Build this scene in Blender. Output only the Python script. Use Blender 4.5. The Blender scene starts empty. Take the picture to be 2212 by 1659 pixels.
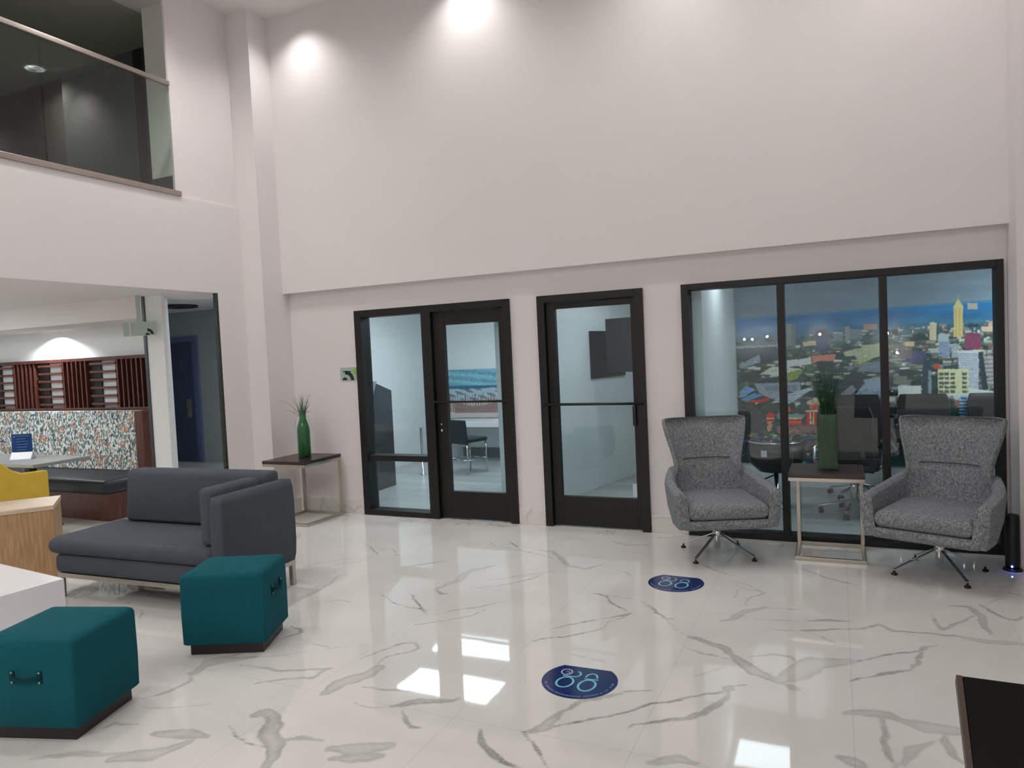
import bpy, math, random
import numpy as np
from mathutils import Vector, Matrix
random.seed(7)
rng = np.random.default_rng(11)
PI = math.pi
W, H = 2212, 1659
FPX, YAW, PITCH, ROLL, CH = 1537.81, -0.4290, -0.0440, -0.0458, 1.65
cy_, sy_ = math.cos(YAW), math.sin(YAW)
cp_, sp_ = math.cos(PITCH), math.sin(PITCH)
FW = np.array([sy_*cp_, cy_*cp_, sp_]); R0 = np.array([cy_, -sy_, 0.0]); U0 = np.cross(R0, FW)
RR = math.cos(ROLL)*R0 + math.sin(ROLL)*U0
UU = -math.sin(ROLL)*R0 + math.cos(ROLL)*U0
CAMP = np.array([0, 0, CH])

def ray(q):
    return FW + RR*((q[0]-W/2)/FPX) - UU*((q[1]-H/2)/FPX)
def onz(q, z=0.0):
    d = ray(q); return CAMP + d*((z-CH)/d[2])
def ony(q, y):
    d = ray(q); return CAMP + d*(y/d[1])
def proj(P):
    d = P-CAMP; z = d@FW
    return W/2+FPX*(d@RR)/z, H/2-FPX*(d@UU)/z

scene = bpy.context.scene
COL = scene.collection

# ------------------------------------------------------------------ materials
def lin(c):
    return tuple(((v/255.0)/12.92 if v/255.0 <= .04045 else ((v/255.0+.055)/1.055)**2.4) for v in c)
class NT:
    def __init__(s, name):
        s.m = bpy.data.materials.new(name); s.m.use_nodes = True
        s.t = s.m.node_tree; s.n = s.t.nodes; s.l = s.t.links
        s.bsdf = s.n['Principled BSDF']; s.out = s.n['Material Output']
    def add(s, typ, **kw):
        nd = s.n.new(typ)
        for k, v in kw.items():
            if k.startswith('_'): setattr(nd, k[1:], v)
            else: nd.inputs[k.replace('_', ' ')].default_value = v
        return nd
    def link(s, a, b): s.l.new(a, b)
    def coords(s, scale=(1, 1, 1), rot=(0, 0, 0), kind='Object'):
        tc = s.n.new('ShaderNodeTexCoord'); mp = s.n.new('ShaderNodeMapping')
        mp.inputs['Scale'].default_value = scale; mp.inputs['Rotation'].default_value = rot
        s.link(tc.outputs[kind], mp.inputs['Vector']); return mp.outputs['Vector']
    def noise(s, vec, scale, detail=4, rough=.55):
        nd = s.n.new('ShaderNodeTexNoise'); nd.inputs['Scale'].default_value = scale
        nd.inputs['Detail'].default_value = detail; nd.inputs['Roughness'].default_value = rough
        s.link(vec, nd.inputs['Vector']); return nd
    def ramp(s, fac, stops, interp='LINEAR'):
        r = s.n.new('ShaderNodeValToRGB'); r.color_ramp.interpolation = interp
        e = r.color_ramp.elements
        while len(e) > 1: e.remove(e[-1])
        e[0].position = stops[0][0]; e[0].color = (*stops[0][1], 1)
        for p, c in stops[1:]:
            x = e.new(p); x.color = (*c, 1)
        s.link(fac, r.inputs['Fac']); return r.outputs['Color']
    def math(s, op, a, b=None, clamp=False):
        nd = s.n.new('ShaderNodeMath'); nd.operation = op; nd.use_clamp = clamp
        for i, v in enumerate((a, b)):
            if v is None: continue
            if isinstance(v, (int, float)): nd.inputs[i].default_value = v
            else: s.link(v, nd.inputs[i])
        return nd.outputs[0]
    def mix(s, fac, a, b, mode='MIX'):
        nd = s.n.new('ShaderNodeMixRGB'); nd.blend_type = mode
        for k, v in (('Fac', fac), ('Color1', a), ('Color2', b)):
            if isinstance(v, (int, float)): nd.inputs[k].default_value = v
            elif isinstance(v, tuple): nd.inputs[k].default_value = (*v, 1) if len(v) == 3 else v
            else: s.link(v, nd.inputs[k])
        return nd.outputs['Color']
    def bump(s, h, strength=.2, dist=.01):
        b = s.n.new('ShaderNodeBump'); b.inputs['Strength'].default_value = strength
        b.inputs['Distance'].default_value = dist; s.link(h, b.inputs['Height'])
        s.link(b.outputs['Normal'], s.bsdf.inputs['Normal'])

def simple(name, rgb, rough=.5, metal=0.0, var=.06, vs=6.0, spec=.5, bump=0, bscale=200, aniso=None):
    t = NT(name); c = lin(rgb)
    v = t.coords(aniso or (1, 1, 1))
    n = t.noise(v, vs)
    col = t.ramp(n.outputs['Fac'], [(.3, tuple(x*(1-var) for x in c)), (.7, tuple(min(1, x*(1+var)) for x in c))])
    t.link(col, t.bsdf.inputs['Base Color'])
    t.bsdf.inputs['Roughness'].default_value = rough; t.bsdf.inputs['Metallic'].default_value = metal
    t.bsdf.inputs['Specular IOR Level'].default_value = spec
    if bump:
        n2 = t.noise(v, bscale, 3); t.bump(n2.outputs['Fac'], bump, .004)
    return t.m

def emit(name, rgb, strength):
    t = NT(name); t.bsdf.inputs['Base Color'].default_value = (0, 0, 0, 1)
    t.bsdf.inputs['Emission Color'].default_value = (*rgb, 1); t.bsdf.inputs['Emission Strength'].default_value = strength
    return t.m

def glass(name, tint, refl_rough=.0, ior=1.5, boost=1.0):
    t = NT(name); t.n.remove(t.bsdf)
    tr = t.n.new('ShaderNodeBsdfTransparent'); tr.inputs['Color'].default_value = (*tint, 1)
    gl = t.n.new('ShaderNodeBsdfGlossy'); gl.inputs['Roughness'].default_value = refl_rough
    lw = t.n.new('ShaderNodeLayerWeight'); lw.inputs['Blend'].default_value = .5
    sch = t.math('ADD', t.math('MULTIPLY', t.math('POWER', lw.outputs['Facing'], 5.0), .96), .042)
    mx = t.n.new('ShaderNodeMixShader')
    f = t.math('MULTIPLY', sch, boost, True)
    t.link(f, mx.inputs[0]); t.link(tr.outputs[0], mx.inputs[1]); t.link(gl.outputs[0], mx.inputs[2])
    t.link(mx.outputs[0], t.out.inputs['Surface']); return t.m

def fabric(name, rgb, var=.12, scale=380, rough=.95, bump=.25):
    t = NT(name); c = lin(rgb); v = t.coords()
    n = t.noise(v, scale, 2, .6); n2 = t.noise(v, 9, 3)
    a = t.ramp(n.outputs['Fac'], [(.3, tuple(x*(1-var) for x in c)), (.7, tuple(x*(1+var) for x in c))])
    b = t.ramp(n2.outputs['Fac'], [(.3, (.9, .9, .9)), (.7, (1, 1, 1))])
    t.link(t.mix(1.0, a, b, 'MULTIPLY'), t.bsdf.inputs['Base Color'])
    t.bsdf.inputs['Roughness'].default_value = rough; t.bsdf.inputs['Specular IOR Level'].default_value = .2
    t.bump(n.outputs['Fac'], bump, .002); return t.m

def wood(name, a, b, axis='Z', rough=.5, scale=1.0):
    t = NT(name)
    s = {'Z': (14, 14, 1.2), 'X': (1.2, 14, 14), 'Y': (14, 1.2, 14)}[axis]
    v = t.coords(tuple(x*scale for x in s)); n = t.noise(v, 4, 6, .65)
    col = t.ramp(n.outputs['Fac'], [(.3, lin(a)), (.5, lin(tuple((x+y)/2 for x, y in zip(a, b)))), (.72, lin(b))])
    t.link(col, t.bsdf.inputs['Base Color']); t.bsdf.inputs['Roughness'].default_value = rough
    return t.m

def tweed():
    t = NT('grey_tweed'); v = t.coords((1, 1, .55))
    n = t.noise(v, 95, 3, .8); n2 = t.noise(v, 260, 2, .7)
    f = t.math('ADD', t.math('MULTIPLY', n.outputs['Fac'], .6), t.math('MULTIPLY', n2.outputs['Fac'], .4))
    col = t.ramp(f, [(.36, lin((72, 76, 82))), (.46, lin((112, 116, 121))), (.56, lin((142, 145, 149))), (.68, lin((184, 185, 186)))])
    t.link(col, t.bsdf.inputs['Base Color']); t.bsdf.inputs['Roughness'].default_value = .95
    t.bsdf.inputs['Specular IOR Level'].default_value = .15
    t.bump(f, .4, .004); return t.m

def marble_floor():
    t = NT('marble_tile'); v = t.coords()
    at = t.n.new('ShaderNodeAttribute'); at.attribute_name = 'vein'
    sep = t.n.new('ShaderNodeSeparateColor'); t.link(at.outputs['Color'], sep.inputs[0])
    sd, dk, far = sep.outputs[0], sep.outputs[1], sep.outputs[2]
    n1 = t.noise(v, 26, 5, .6)
    e = t.math('ADD', sd, t.math('MULTIPLY', t.math('SUBTRACT', n1.outputs['Fac'], .5), .12))
    m = t.n.new('ShaderNodeMapRange'); m.interpolation_type = 'SMOOTHSTEP'
    t.link(e, m.inputs['Value']); m.inputs['From Min'].default_value = .54; m.inputs['From Max'].default_value = .44
    m.inputs['To Min'].default_value = 0; m.inputs['To Max'].default_value = 1
    n3 = t.noise(v, 7, 5, .6)
    body = t.math('MULTIPLY', m.outputs[0], t.math('MULTIPLY', dk, t.math('ADD', t.math('MULTIPLY', n3.outputs['Fac'], 1.3), .38)))
    rim = t.n.new('ShaderNodeMapRange'); t.link(e, rim.inputs['Value']); rim.inputs['From Min'].default_value = .30; rim.inputs['From Max'].default_value = .47
    rim.inputs['To Min'].default_value = .62; rim.inputs['To Max'].default_value = 1.15
    n5 = t.noise(v, 48, 4, .7)
    body = t.math('MULTIPLY', t.math('MULTIPLY', body, rim.outputs[0]), t.math('ADD', n5.outputs['Fac'], .52))
    # soft procedural veining for the tiles away from the drawn veins
    vv = t.coords((1, 1, 1), (0, 0, .7))
    nw = t.noise(vv, 1.3, 5, .6)
    wv = t.math('ABSOLUTE', t.math('SUBTRACT', nw.outputs['Fac'], .5))
    m2 = t.n.new('ShaderNodeMapRange'); t.link(wv, m2.inputs['Value'])
    m2.inputs['From Min'].default_value = .012; m2.inputs['From Max'].default_value = 0
    pv = t.math('MULTIPLY', t.math('MULTIPLY', m2.outputs[0], far), .4)
    body = t.math('MAXIMUM', body, pv)
    n4 = t.noise(v, 1.8, 4)
    base = t.ramp(n4.outputs['Fac'], [(.3, lin((212, 210, 206))), (.7, lin((224, 221, 217)))])
    col = t.mix(body, base, lin((112, 108, 104)))
    # tile joints
    sx = t.n.new('ShaderNodeSeparateXYZ'); t.link(v, sx.inputs[0])
    jx = t.math('ABSOLUTE', t.math('SUBTRACT', t.math('FRACT', t.math('ADD', t.math('DIVIDE', t.math('ADD', sx.outputs[0], .80), .828), 20.5)), .5))
    jy = t.math('ABSOLUTE', t.math('SUBTRACT', t.math('FRACT', t.math('ADD', t.math('DIVIDE', t.math('SUBTRACT', sx.outputs[1], 2.75), 1.64), 20.5)), .5))
    j = t.math('MAXIMUM', t.math('LESS_THAN', jx, .0018), t.math('LESS_THAN', jy, .0009))
    col = t.mix(t.math('MULTIPLY', j, .28), col, lin((120, 116, 110)))
    t.link(col, t.bsdf.inputs['Base Color'])
    t.bsdf.inputs['Roughness'].default_value = .035; t.bsdf.inputs['IOR'].default_value = 1.62
    wob = t.noise(t.coords(), 3.0, 2); t.bump(wob.outputs['Fac'], .03, .01)
    return t.m

def plank_floor():
    t = NT('grey_plank_flooring'); v = t.coords((1, 1, 1), (0, 0, 0))
    br = t.n.new('ShaderNodeTexBrick'); t.link(v, br.inputs['Vector'])
    br.inputs['Scale'].default_value = 1; br.inputs['Brick Width'].default_value = 1.2; br.inputs['Row Height'].default_value = .18
    br.inputs['Mortar Size'].default_value = .003
    br.inputs['Color1'].default_value = (*lin((140, 146, 148)), 1); br.inputs['Color2'].default_value = (*lin((196, 200, 200)), 1)
    br.inputs['Mortar'].default_value = (*lin((110, 112, 112)), 1)
    n = t.noise(t.coords((2, 22, 1)), 4, 5)
    c = t.mix(.5, br.outputs['Color'], t.ramp(n.outputs['Fac'], [(.3, lin((120, 126, 128))), (.7, lin((215, 216, 215)))]))
    t.link(c, t.bsdf.inputs['Base Color']); t.bsdf.inputs['Roughness'].default_value = .3
    return t.m

def pattern_fabric():
    t = NT('speckled_fabric'); v = t.coords((62, 62, 34))
    vo = t.n.new('ShaderNodeTexVoronoi'); t.link(v, vo.inputs['Vector']); vo.inputs['Scale'].default_value = 1
    vo.inputs['Randomness'].default_value = .85
    s = t.n.new('ShaderNodeSeparateColor'); t.link(vo.outputs['Color'], s.inputs[0])
    c1 = t.ramp(s.outputs[0], [(0, lin((226, 232, 230))), (.34, lin((118, 138, 140))), (.5, lin((60, 84, 92))), (.62, lin((150, 150, 142))), (.78, lin((104, 122, 118))), (.9, lin((236, 238, 234)))], 'CONSTANT')
    n = t.noise(t.coords((4.2, 4.2, 5)), 1.6, 2)
    c2 = t.ramp(s.outputs[0], [(0, lin((188, 140, 118))), (.26, lin((168, 128, 108))), (.4, lin((222, 222, 216))), (.66, lin((150, 140, 124))), (.82, lin((96, 112, 114)))], 'CONSTANT')
    f = t.math('GREATER_THAN', n.outputs['Fac'], .56)
    t.link(t.mix(f, c1, c2), t.bsdf.inputs['Base Color']); t.bsdf.inputs['Roughness'].default_value = .9
    return t.m

def vcol(name, rough=.45, spec=.3):
    t = NT(name); a = t.n.new('ShaderNodeAttribute'); a.attribute_name = 'paint'
    n = t.noise(t.coords(), 300, 2); r = t.ramp(n.outputs['Fac'], [(.3, (.95, .95, .95)), (.7, (1, 1, 1))])
    t.link(t.mix(1.0, a.outputs['Color'], r, 'MULTIPLY'), t.bsdf.inputs['Base Color'])
    t.bsdf.inputs['Roughness'].default_value = rough; t.bsdf.inputs['Specular IOR Level'].default_value = spec
    return t.m

M = {}
M['wall'] = simple('white_wall_paint', (226, 221, 221), .85, var=.012, vs=2, bump=.05, bscale=90)
M['ceil'] = simple('white_ceiling_paint', (224, 220, 219), .9, var=.01, vs=2)
M['roomwall'] = simple('office_wall_paint', (232, 236, 236), .8, var=.012, vs=2)
M['gwall'] = simple('grey_corridor_paint', (160, 165, 164), .8, var=.03, vs=2)
M['dwall'] = simple('charcoal_wall_paint', (98, 98, 92), .8, var=.12, vs=1.2)
M['dwall2'] = simple('brown_black_wall_paint', (78, 70, 66), .7, var=.12, vs=1.2)
M['blackframe'] = simple('black_bronze_aluminium', (9, 8, 8), .5, var=.12, vs=5)
M['black'] = simple('black_plastic', (18, 18, 19), .45, var=.1)
M['leather'] = simple('black_leather', (34, 30, 30), .42, var=.2, vs=30, bump=.15, bscale=160)
M['chrome'] = simple('polished_chrome', (205, 205, 205), .08, 1.0, var=.03)
M['brushed'] = simple('brushed_nickel', (190, 184, 174), .3, 1.0, var=.06, vs=20, aniso=(1, 1, 8))
M['steelrail'] = simple('satin_steel', (176, 166, 160), .32, 1.0, var=.05, vs=12)
M['sofa'] = fabric('charcoal_upholstery', (80, 84, 92), .14, 420)
M['teal'] = fabric('teal_wool_upholstery', (16, 84, 94), .16, 500)
M['tealtab'] = fabric('dark_teal_handle_fabric', (10, 56, 62), .16, 500)
M['yellow'] = fabric('yellow_upholstery', (234, 200, 84), .05, 300)
M['tweed'] = tweed()
M['seam'] = fabric('grey_seam_fabric', (70, 73, 78), .1, 300)
M['floor'] = marble_floor()
M['plank'] = plank_floor()
M['pattern'] = pattern_fabric()
M['espresso'] = wood('espresso_wood', (38, 28, 26), (66, 50, 46), 'X', .3)
M['redwood'] = wood('dark_cherry_wood', (72, 36, 30), (112, 66, 56), 'Z', .4)
M['oak'] = wood('light_oak_veneer', (150, 116, 80), (196, 160, 118), 'Z', .45)
M['oaktop'] = wood('pale_oak_top', (196, 172, 146), (222, 202, 178), 'X', .4)
M['whitelam'] = simple('white_laminate', (232, 230, 232), .25, var=.01)
M['greylam'] = simple('grey_laminate', (150, 152, 152), .35, var=.05, vs=14)
M['plinth'] = simple('black_plinth_wood', (28, 24, 24), .4, var=.15)
M['glass'] = glass('tinted_window_glass', (.86, .93, .95), 0, 1.5, 1.15)
M['railglass'] = glass('railing_glass', (.89, .94, .92), 0, 1.5, 1.3)
M['vaseglass'] = glass('vase_glass', (.86, .94, .89), .0, 1.5, .6)
M['leaf'] = simple('green_leaf', (44, 104, 62), .5, var=.45, vs=26, aniso=(3, 3, .6))
M['leafr'] = simple('deep_green_leaf', (24, 62, 32), .7, var=.45, vs=26, aniso=(3, 3, .6))
M['blade'] = simple('grass_blade_green', (62, 92, 62), .6, var=.3, vs=14)
M['navydoor'] = simple('navy_door_paint', (62, 72, 100), .5, var=.08, vs=3)
M['navyframe'] = simple('slate_blue_frame_paint', (96, 108, 142), .5, var=.05, vs=3)
M['navy'] = simple('navy_decal_vinyl', (24, 44, 96), .12, var=.05)
M['cyan'] = simple('light_blue_print', (120, 196, 216), .2, var=.04)
M['lilac'] = simple('lilac_print', (190, 190, 224), .2, var=.04)
M['paleprint'] = simple('pale_blue_print', (100, 128, 176), .2, var=.04)
M['cardblue'] = simple('blue_card_print', (18, 66, 128), .3, var=.05)
M['white'] = simple('white_plastic', (226, 228, 230), .35, var=.02)
M['signgreen'] = simple('lime_green_print', (150, 186, 70), .35, var=.04)
M['signgrey'] = simple('pale_green_grey_sign', (170, 186, 180), .35, var=.04)
M['signdark'] = simple('dark_green_print', (24, 46, 40), .35, var=.05)
M['clearacr'] = glass('frosted_sign_acrylic', (.72, .78, .76), .25, 1.5, 2.0)
M['dvent'] = simple('dark_vent_metal', (40, 42, 46), .5, var=.1)
M['fill_glow'] = emit('lobby_fill_glow', (1.0, .99, .96), 6.3)  # glow of the panel added to light the lobby
M['lens'] = emit('warm_lamp_lens', (1, .95, .88), 40)
M['lens2'] = emit('cool_lamp_lens', (.95, .98, 1), 9)
M['bulb'] = emit('small_lamp_bulb', (1, .97, .92), 420)
M['panel'] = emit('office_light_panel', (.93, .975, 1.0), 11.5)
M['panel2'] = emit('dim_light_panel', (.95, .985, 1.0), 6.5)
M['led'] = emit('blue_led', (.05, .12, 1.0), 60)
M['screen'] = emit('kiosk_screen_glow', (.7, .85, 1.0), 2.2)
M['kiosk'] = simple('dark_kiosk_metal', (52, 62, 68), .12, var=.06)
M['kioskfront'] = simple('silver_blue_kiosk_trim', (140, 150, 166), .25, var=.05)
M['stool'] = simple('dark_teal_vinyl', (34, 42, 48), .45, var=.1)
M['tv'] = simple('tv_back_plastic', (38, 42, 44), .5, var=.05)
M['lobbyblack'] = simple('black_gloss_panel', (11, 10, 9), .45, var=.1, spec=.2)
M['brownedge'] = simple('dark_brown_edge', (70, 58, 48), .5, var=.1)
M['mural'] = vcol('printed_mural', .55, .2)
M['art'] = vcol('painted_canvas', .7, .2)
M['marblebase'] = None

def marble_base():
    t = NT('marble_skirting'); v = t.coords((1, 1, 1), (0, .5, .3))
    n = t.noise(v, 1.5, 2, .4); w_ = t.math('ABSOLUTE', t.math('SUBTRACT', n.outputs['Fac'], .5))
    m2 = t.n.new('ShaderNodeMapRange'); t.link(w_, m2.inputs['Value'])
    m2.inputs['From Min'].default_value = .006; m2.inputs['From Max'].default_value = 0
    c = t.mix(t.math('MULTIPLY', m2.outputs[0], .25), lin((222, 218, 214)), lin((120, 118, 116)))
    t.link(c, t.bsdf.inputs['Base Color']); t.bsdf.inputs['Roughness'].default_value = .12
    return t.m
M['marblebase'] = marble_base()

# ------------------------------------------------------------------ mesh helpers
class MB:
    def __init__(s): s.v = []; s.f = []
    def quad(s, a, b, c, d):
        n = len(s.v); s.v += [tuple(a), tuple(b), tuple(c), tuple(d)]; s.f.append((n, n+1, n+2, n+3)); return s
    def box(s, x0, x1, y0, y1, z0, z1):
        n = len(s.v)
        s.v += [(x0, y0, z0), (x1, y0, z0), (x1, y1, z0), (x0, y1, z0), (x0, y0, z1), (x1, y0, z1), (x1, y1, z1), (x0, y1, z1)]
        s.f += [tuple(n+i for i in q) for q in ((0, 3, 2, 1), (4, 5, 6, 7), (0, 1, 5, 4), (1, 2, 6, 5), (2, 3, 7, 6), (3, 0, 4, 7))]; return s
    def beam(s, a, b, w, h, up=(0, 0, 1)):
        a, b = Vector(a), Vector(b); d = (b-a).normalized(); u = Vector(up)
        sd = d.cross(u)
        if sd.length < 1e-4: sd = d.cross(Vector((1, 0, 0)))
        sd.normalize(); u = sd.cross(d); n = len(s.v)
        for p in (a, b):
            for i, j in ((-1, -1), (1, -1), (1, 1), (-1, 1)): s.v.append(tuple(p + sd*(i*w/2) + u*(j*h/2)))
        s.f += [tuple(n+i for i in q) for q in ((0, 3, 2, 1), (4, 5, 6, 7), (0, 1, 5, 4), (1, 2, 6, 5), (2, 3, 7, 6), (3, 0, 4, 7))]; return s
    def tube(s, pts, r, n=10, taper=None, cap=True):
        pts = [Vector(p) for p in pts]; rings = []; prev = None
        for i, p in enumerate(pts):
            d = (pts[min(i+1, len(pts)-1)] - pts[max(i-1, 0)]).normalized()
            ref = prev if prev is not None else (Vector((0, 0, 1)) if abs(d.z) < .9 else Vector((1, 0, 0)))
            sd = d.cross(ref)
            if sd.length < 1e-5: sd = d.cross(Vector((0, 1, 0)))
            sd.normalize(); up = sd.cross(d).normalized(); prev = up
            rr = r if taper is None else r*taper[i]
            b = len(s.v); rings.append(b)
            for k in range(n):
                a = 2*PI*k/n; s.v.append(tuple(p + sd*(math.cos(a)*rr) + up*(math.sin(a)*rr)))
        for a, b in zip(rings[:-1], rings[1:]):
            for k in range(n): s.f.append((a+k, a+(k+1) % n, b+(k+1) % n, b+k))
        if cap:
            s.f.append(tuple(rings[0]+k for k in range(n))[::-1]); s.f.append(tuple(rings[-1]+k for k in range(n)))
        return s
    def lathe(s, prof, c=(0, 0), n=28, sx=1, sy=1):
        rings = []
        for r, z in prof:
            b = len(s.v); rings.append(b)
            for k in range(n):
                a = 2*PI*k/n; s.v.append((c[0]+sx*r*math.cos(a), c[1]+sy*r*math.sin(a), z))
        for a, b in zip(rings[:-1], rings[1:]):
            for k in range(n): s.f.append((a+k, a+(k+1) % n, b+(k+1) % n, b+k))
        s.f.append(tuple(rings[0]+k for k in range(n))[::-1]); s.f.append(tuple(rings[-1]+k for k in range(n)))
        return s
    def loft(s, rings, cap=True):
        idx = []
        for rg in rings:
            idx.append(len(s.v)); s.v += [tuple(p) for p in rg]
        n = len(rings[0])
        for a, b in zip(idx[:-1], idx[1:]):
            for k in range(n): s.f.append((a+k, a+(k+1) % n, b+(k+1) % n, b+k))
        if cap:
            s.f.append(tuple(idx[0]+k for k in range(n))[::-1]); s.f.append(tuple(idx[-1]+k for k in range(n)))
        return s
    def prism(s, poly, z0, z1, axis='z', off=0):
        n = len(s.v); m = len(poly)
        for z in (z0, z1):
            for a, b in poly:
                s.v.append({'z': (a, b, z), 'y': (a, z, b), 'x': (z, a, b)}[axis])
        s.f.append(tuple(n+k for k in range(m))[::-1]); s.f.append(tuple(n+m+k for k in range(m)))
        for k in range(m): s.f.append((n+k, n+(k+1) % m, n+m+(k+1) % m, n+m+k))
        return s
    def build(s, name, mat, parent=None, bevel=0, smooth=False, seg=2, sub=0, loc=None):
        me = bpy.data.meshes.new(name); me.from_pydata(s.v, [], s.f); me.validate()
        import bmesh
        bm = bmesh.new(); bm.from_mesh(me); bmesh.ops.recalc_face_normals(bm, faces=bm.faces); bm.to_mesh(me); bm.free()
        me.materials.append(mat)
        o = bpy.data.objects.new(name, me); COL.objects.link(o)
        if parent is not None: o.parent = parent
        if loc: o.location = loc
        if bevel:
            b = o.modifiers.new('Bevel', 'BEVEL'); b.width = bevel; b.segments = seg; b.limit_method = 'ANGLE'; b.angle_limit = math.radians(35)
            for p in me.polygons: p.use_smooth = True
        if sub:
            d = o.modifiers.new('Subdivision', 'SUBSURF'); d.levels = sub; d.render_levels = sub
        if smooth or sub:
            for p in me.polygons: p.use_smooth = True
        if bevel and not smooth and not sub:
            w = o.modifiers.new('WN', 'WEIGHTED_NORMAL'); w.keep_sharp = False
        return o

def tag(o, label=None, cat=None, group=None, kind=None):
    if label: o['label'] = label
    if cat: o['category'] = cat
    if group: o['group'] = group
    if kind: o['kind'] = kind
    return o
def thing(name, label, cat, loc=(0, 0, 0), rz=0, group=None):
    o = bpy.data.objects.new(name, None); COL.objects.link(o); o.location = loc; o.rotation_euler = (0, 0, rz)
    return tag(o, label, cat, group)
def struct(name, mb, m, parent=None, **kw):
    o = mb.build(name, m, parent, **kw)
    if parent is None: o['kind'] = 'structure'
    return o
def structe(name):
    o = bpy.data.objects.new(name, None); COL.objects.link(o); o['kind'] = 'structure'; return o
def copy_tree(o, parent=None):
    c = o.copy(); COL.objects.link(c); c.parent = parent
    for ch in o.children: copy_tree(ch, c)
    return c

def rbox(cx, cy, w, d, z, r, n=4):
    """rounded rectangle ring in plan"""
    pts = []
    for sx, sy, a0 in ((1, -1, -PI/2), (1, 1, 0), (-1, 1, PI/2), (-1, -1, PI)):
        for k in range(n+1):
            a = a0 + PI/2*k/n
            pts.append((cx+sx*(w/2-r)+r*math.cos(a), cy+sy*(d/2-r)+r*math.sin(a), z))
    return pts
def cushion(mb, x0, x1, y0, y1, z0, z1, r=.03, puff=.012):
    cx, cy, w, d = (x0+x1)/2, (y0+y1)/2, x1-x0, y1-y0
    h = z1-z0; rings = []
    for t, k in ((0, r*1.0), (.08, r*.35), (.25, -puff*.5), (.5, -puff), (.75, -puff*.5), (.92, r*.35), (1, r)):
        rings.append(rbox(cx, cy, w-2*k, d-2*k, z0+h*t, max(.012, r)))
    mb.loft(rings); return mb

# ------------------------------------------------------------------ dimensions of the lobby
XL, XC, YC, D1, D2, XR = -5.761, -5.497, 5.806, 6.099, 6.199, 1.131
HS, ZC = 2.4045, 5.347
YB = 6.36       # back of the office front wall
BACK = -7.0

# ------------------------------------------------------------------ floor with drawn veins
VE = []
def V(w, d, *pts): VE.append((w, d, [onz(p)[:2] for p in pts]))
T, MD, WD, VW = .006, .014, .032, .055
V(T,.8,(789,1175),(801,1183),(809,1193),(818,1201)); V(T,.6,(801,1181),(848,1188),(865,1204))
V(T,.4,(650,1224),(725,1210),(809,1202)); V(T,.35,(650,1235),(736,1219),(809,1204)); V(T,.3,(700,1200),(700,1190),(725,1182),(790,1172))
V(MD,.3,(870,1226),(906,1219),(964,1213)); V(MD,.5,(939,1275),(950,1283),(964,1284)); V(WD,.22,(939,1275),(986,1255),(1015,1233),(1069,1222))
V(T,.8,(827,1284),(845,1298),(881,1313),(932,1318)); V(.009,.8,(883,1282),(899,1295),(903,1309),(924,1327))
V(T,.6,(932,1327),(997,1316),(1044,1311),(1069,1302),(1102,1300)); V(T,.55,(895,1349),(964,1342),(1011,1331),(1051,1316))
V(T,.6,(1055,1168),(1069,1179),(1123,1188),(1200,1208)); V(.009,.7,(1100,1170),(1123,1184))
V(T,.5,(1015,1271),(1087,1264),(1134,1255),(1167,1240),(1200,1235)); V(T,.4,(1051,1253),(1120,1246),(1163,1242))
V(MD,.45,(610,1380),(646,1367),(650,1358),(631,1353))
V(.01,.42,(776,1427),(816,1407),(870,1390),(895,1389),(901,1400),(881,1409),(838,1418),(820,1432),(816,1447))
V(VW,.34,(820,1440),(790,1458),(740,1475),(700,1498))
V(MD,.35,(548,1475),(603,1468),(675,1465),(711,1445),(653,1447),(603,1448),(519,1437))
V(WD,.32,(404,1456),(422,1454),(440,1437),(483,1428),(552,1419)); V(T,.35,(552,1419),(668,1410)); V(MD,.35,(404,1454),(414,1472),(369,1493),(307,1509))
V(WD,.3,(418,1450),(447,1431),(512,1415))
V(.009,.45,(783,1485),(888,1492),(939,1495)); V(.022,.4,(841,1528),(906,1515),(979,1512),(993,1508)); V(T,.4,(765,1515),(801,1528),(841,1528))
V(MD,.5,(867,1535),(877,1555),(888,1571),(917,1570))
V(.045,.45,(548,1546),(566,1536),(585,1548),(590,1568),(580,1586),(594,1612),(575,1659)); V(T,.75,(496,1570),(516,1591),(545,1609),(570,1617))
V(MD,.4,(595,1606),(653,1595),(700,1600)); V(VW,.36,(718,1617),(768,1620),(840,1613)); V(WD,.35,(718,1642),(800,1636),(830,1632))
V(.02,.62,(1037,1573),(1044,1606),(1062,1627),(1087,1645),(1109,1656)); V(T,.6,(1060,1620),(1085,1640),(1130,1659))
V(.009,.7,(1123,1582),(1145,1602),(1163,1624),(1185,1659))
V(.009,.62,(1127,1581),(1181,1573),(1290,1551),(1358,1535),(1412,1521),(1493,1505),(1566,1494),(1585,1484),(1618,1482)); V(.03,.4,(1566,1492),(1580,1484))
V(.03,.4,(1140,1580),(1181,1570),(1208,1543)); V(.02,.4,(1208,1540),(1263,1513),(1344,1499)); V(T,.5,(1344,1497),(1415,1490))
V(.01,.55,(1358,1576),(1371,1566),(1425,1560),(1480,1549)); V(.02,.42,(1455,1556),(1523,1541),(1558,1519),(1572,1495))
V(.009,.7,(1274,1283),(1306,1286),(1325,1305),(1344,1315),(1364,1326)); V(.014,.45,(1364,1326),(1325,1332)); V(T,.6,(1325,1332),(1290,1340),(1195,1357),(1179,1359))
V(T,.45,(1364,1327),(1317,1343),(1303,1356)); V(.01,.55,(1303,1356),(1263,1367),(1222,1375),(1150,1384))
V(T,.5,(1290,1283),(1358,1292),(1398,1305)); V(.011,.6,(1398,1305),(1417,1318),(1434,1334),(1450,1337))
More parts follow.
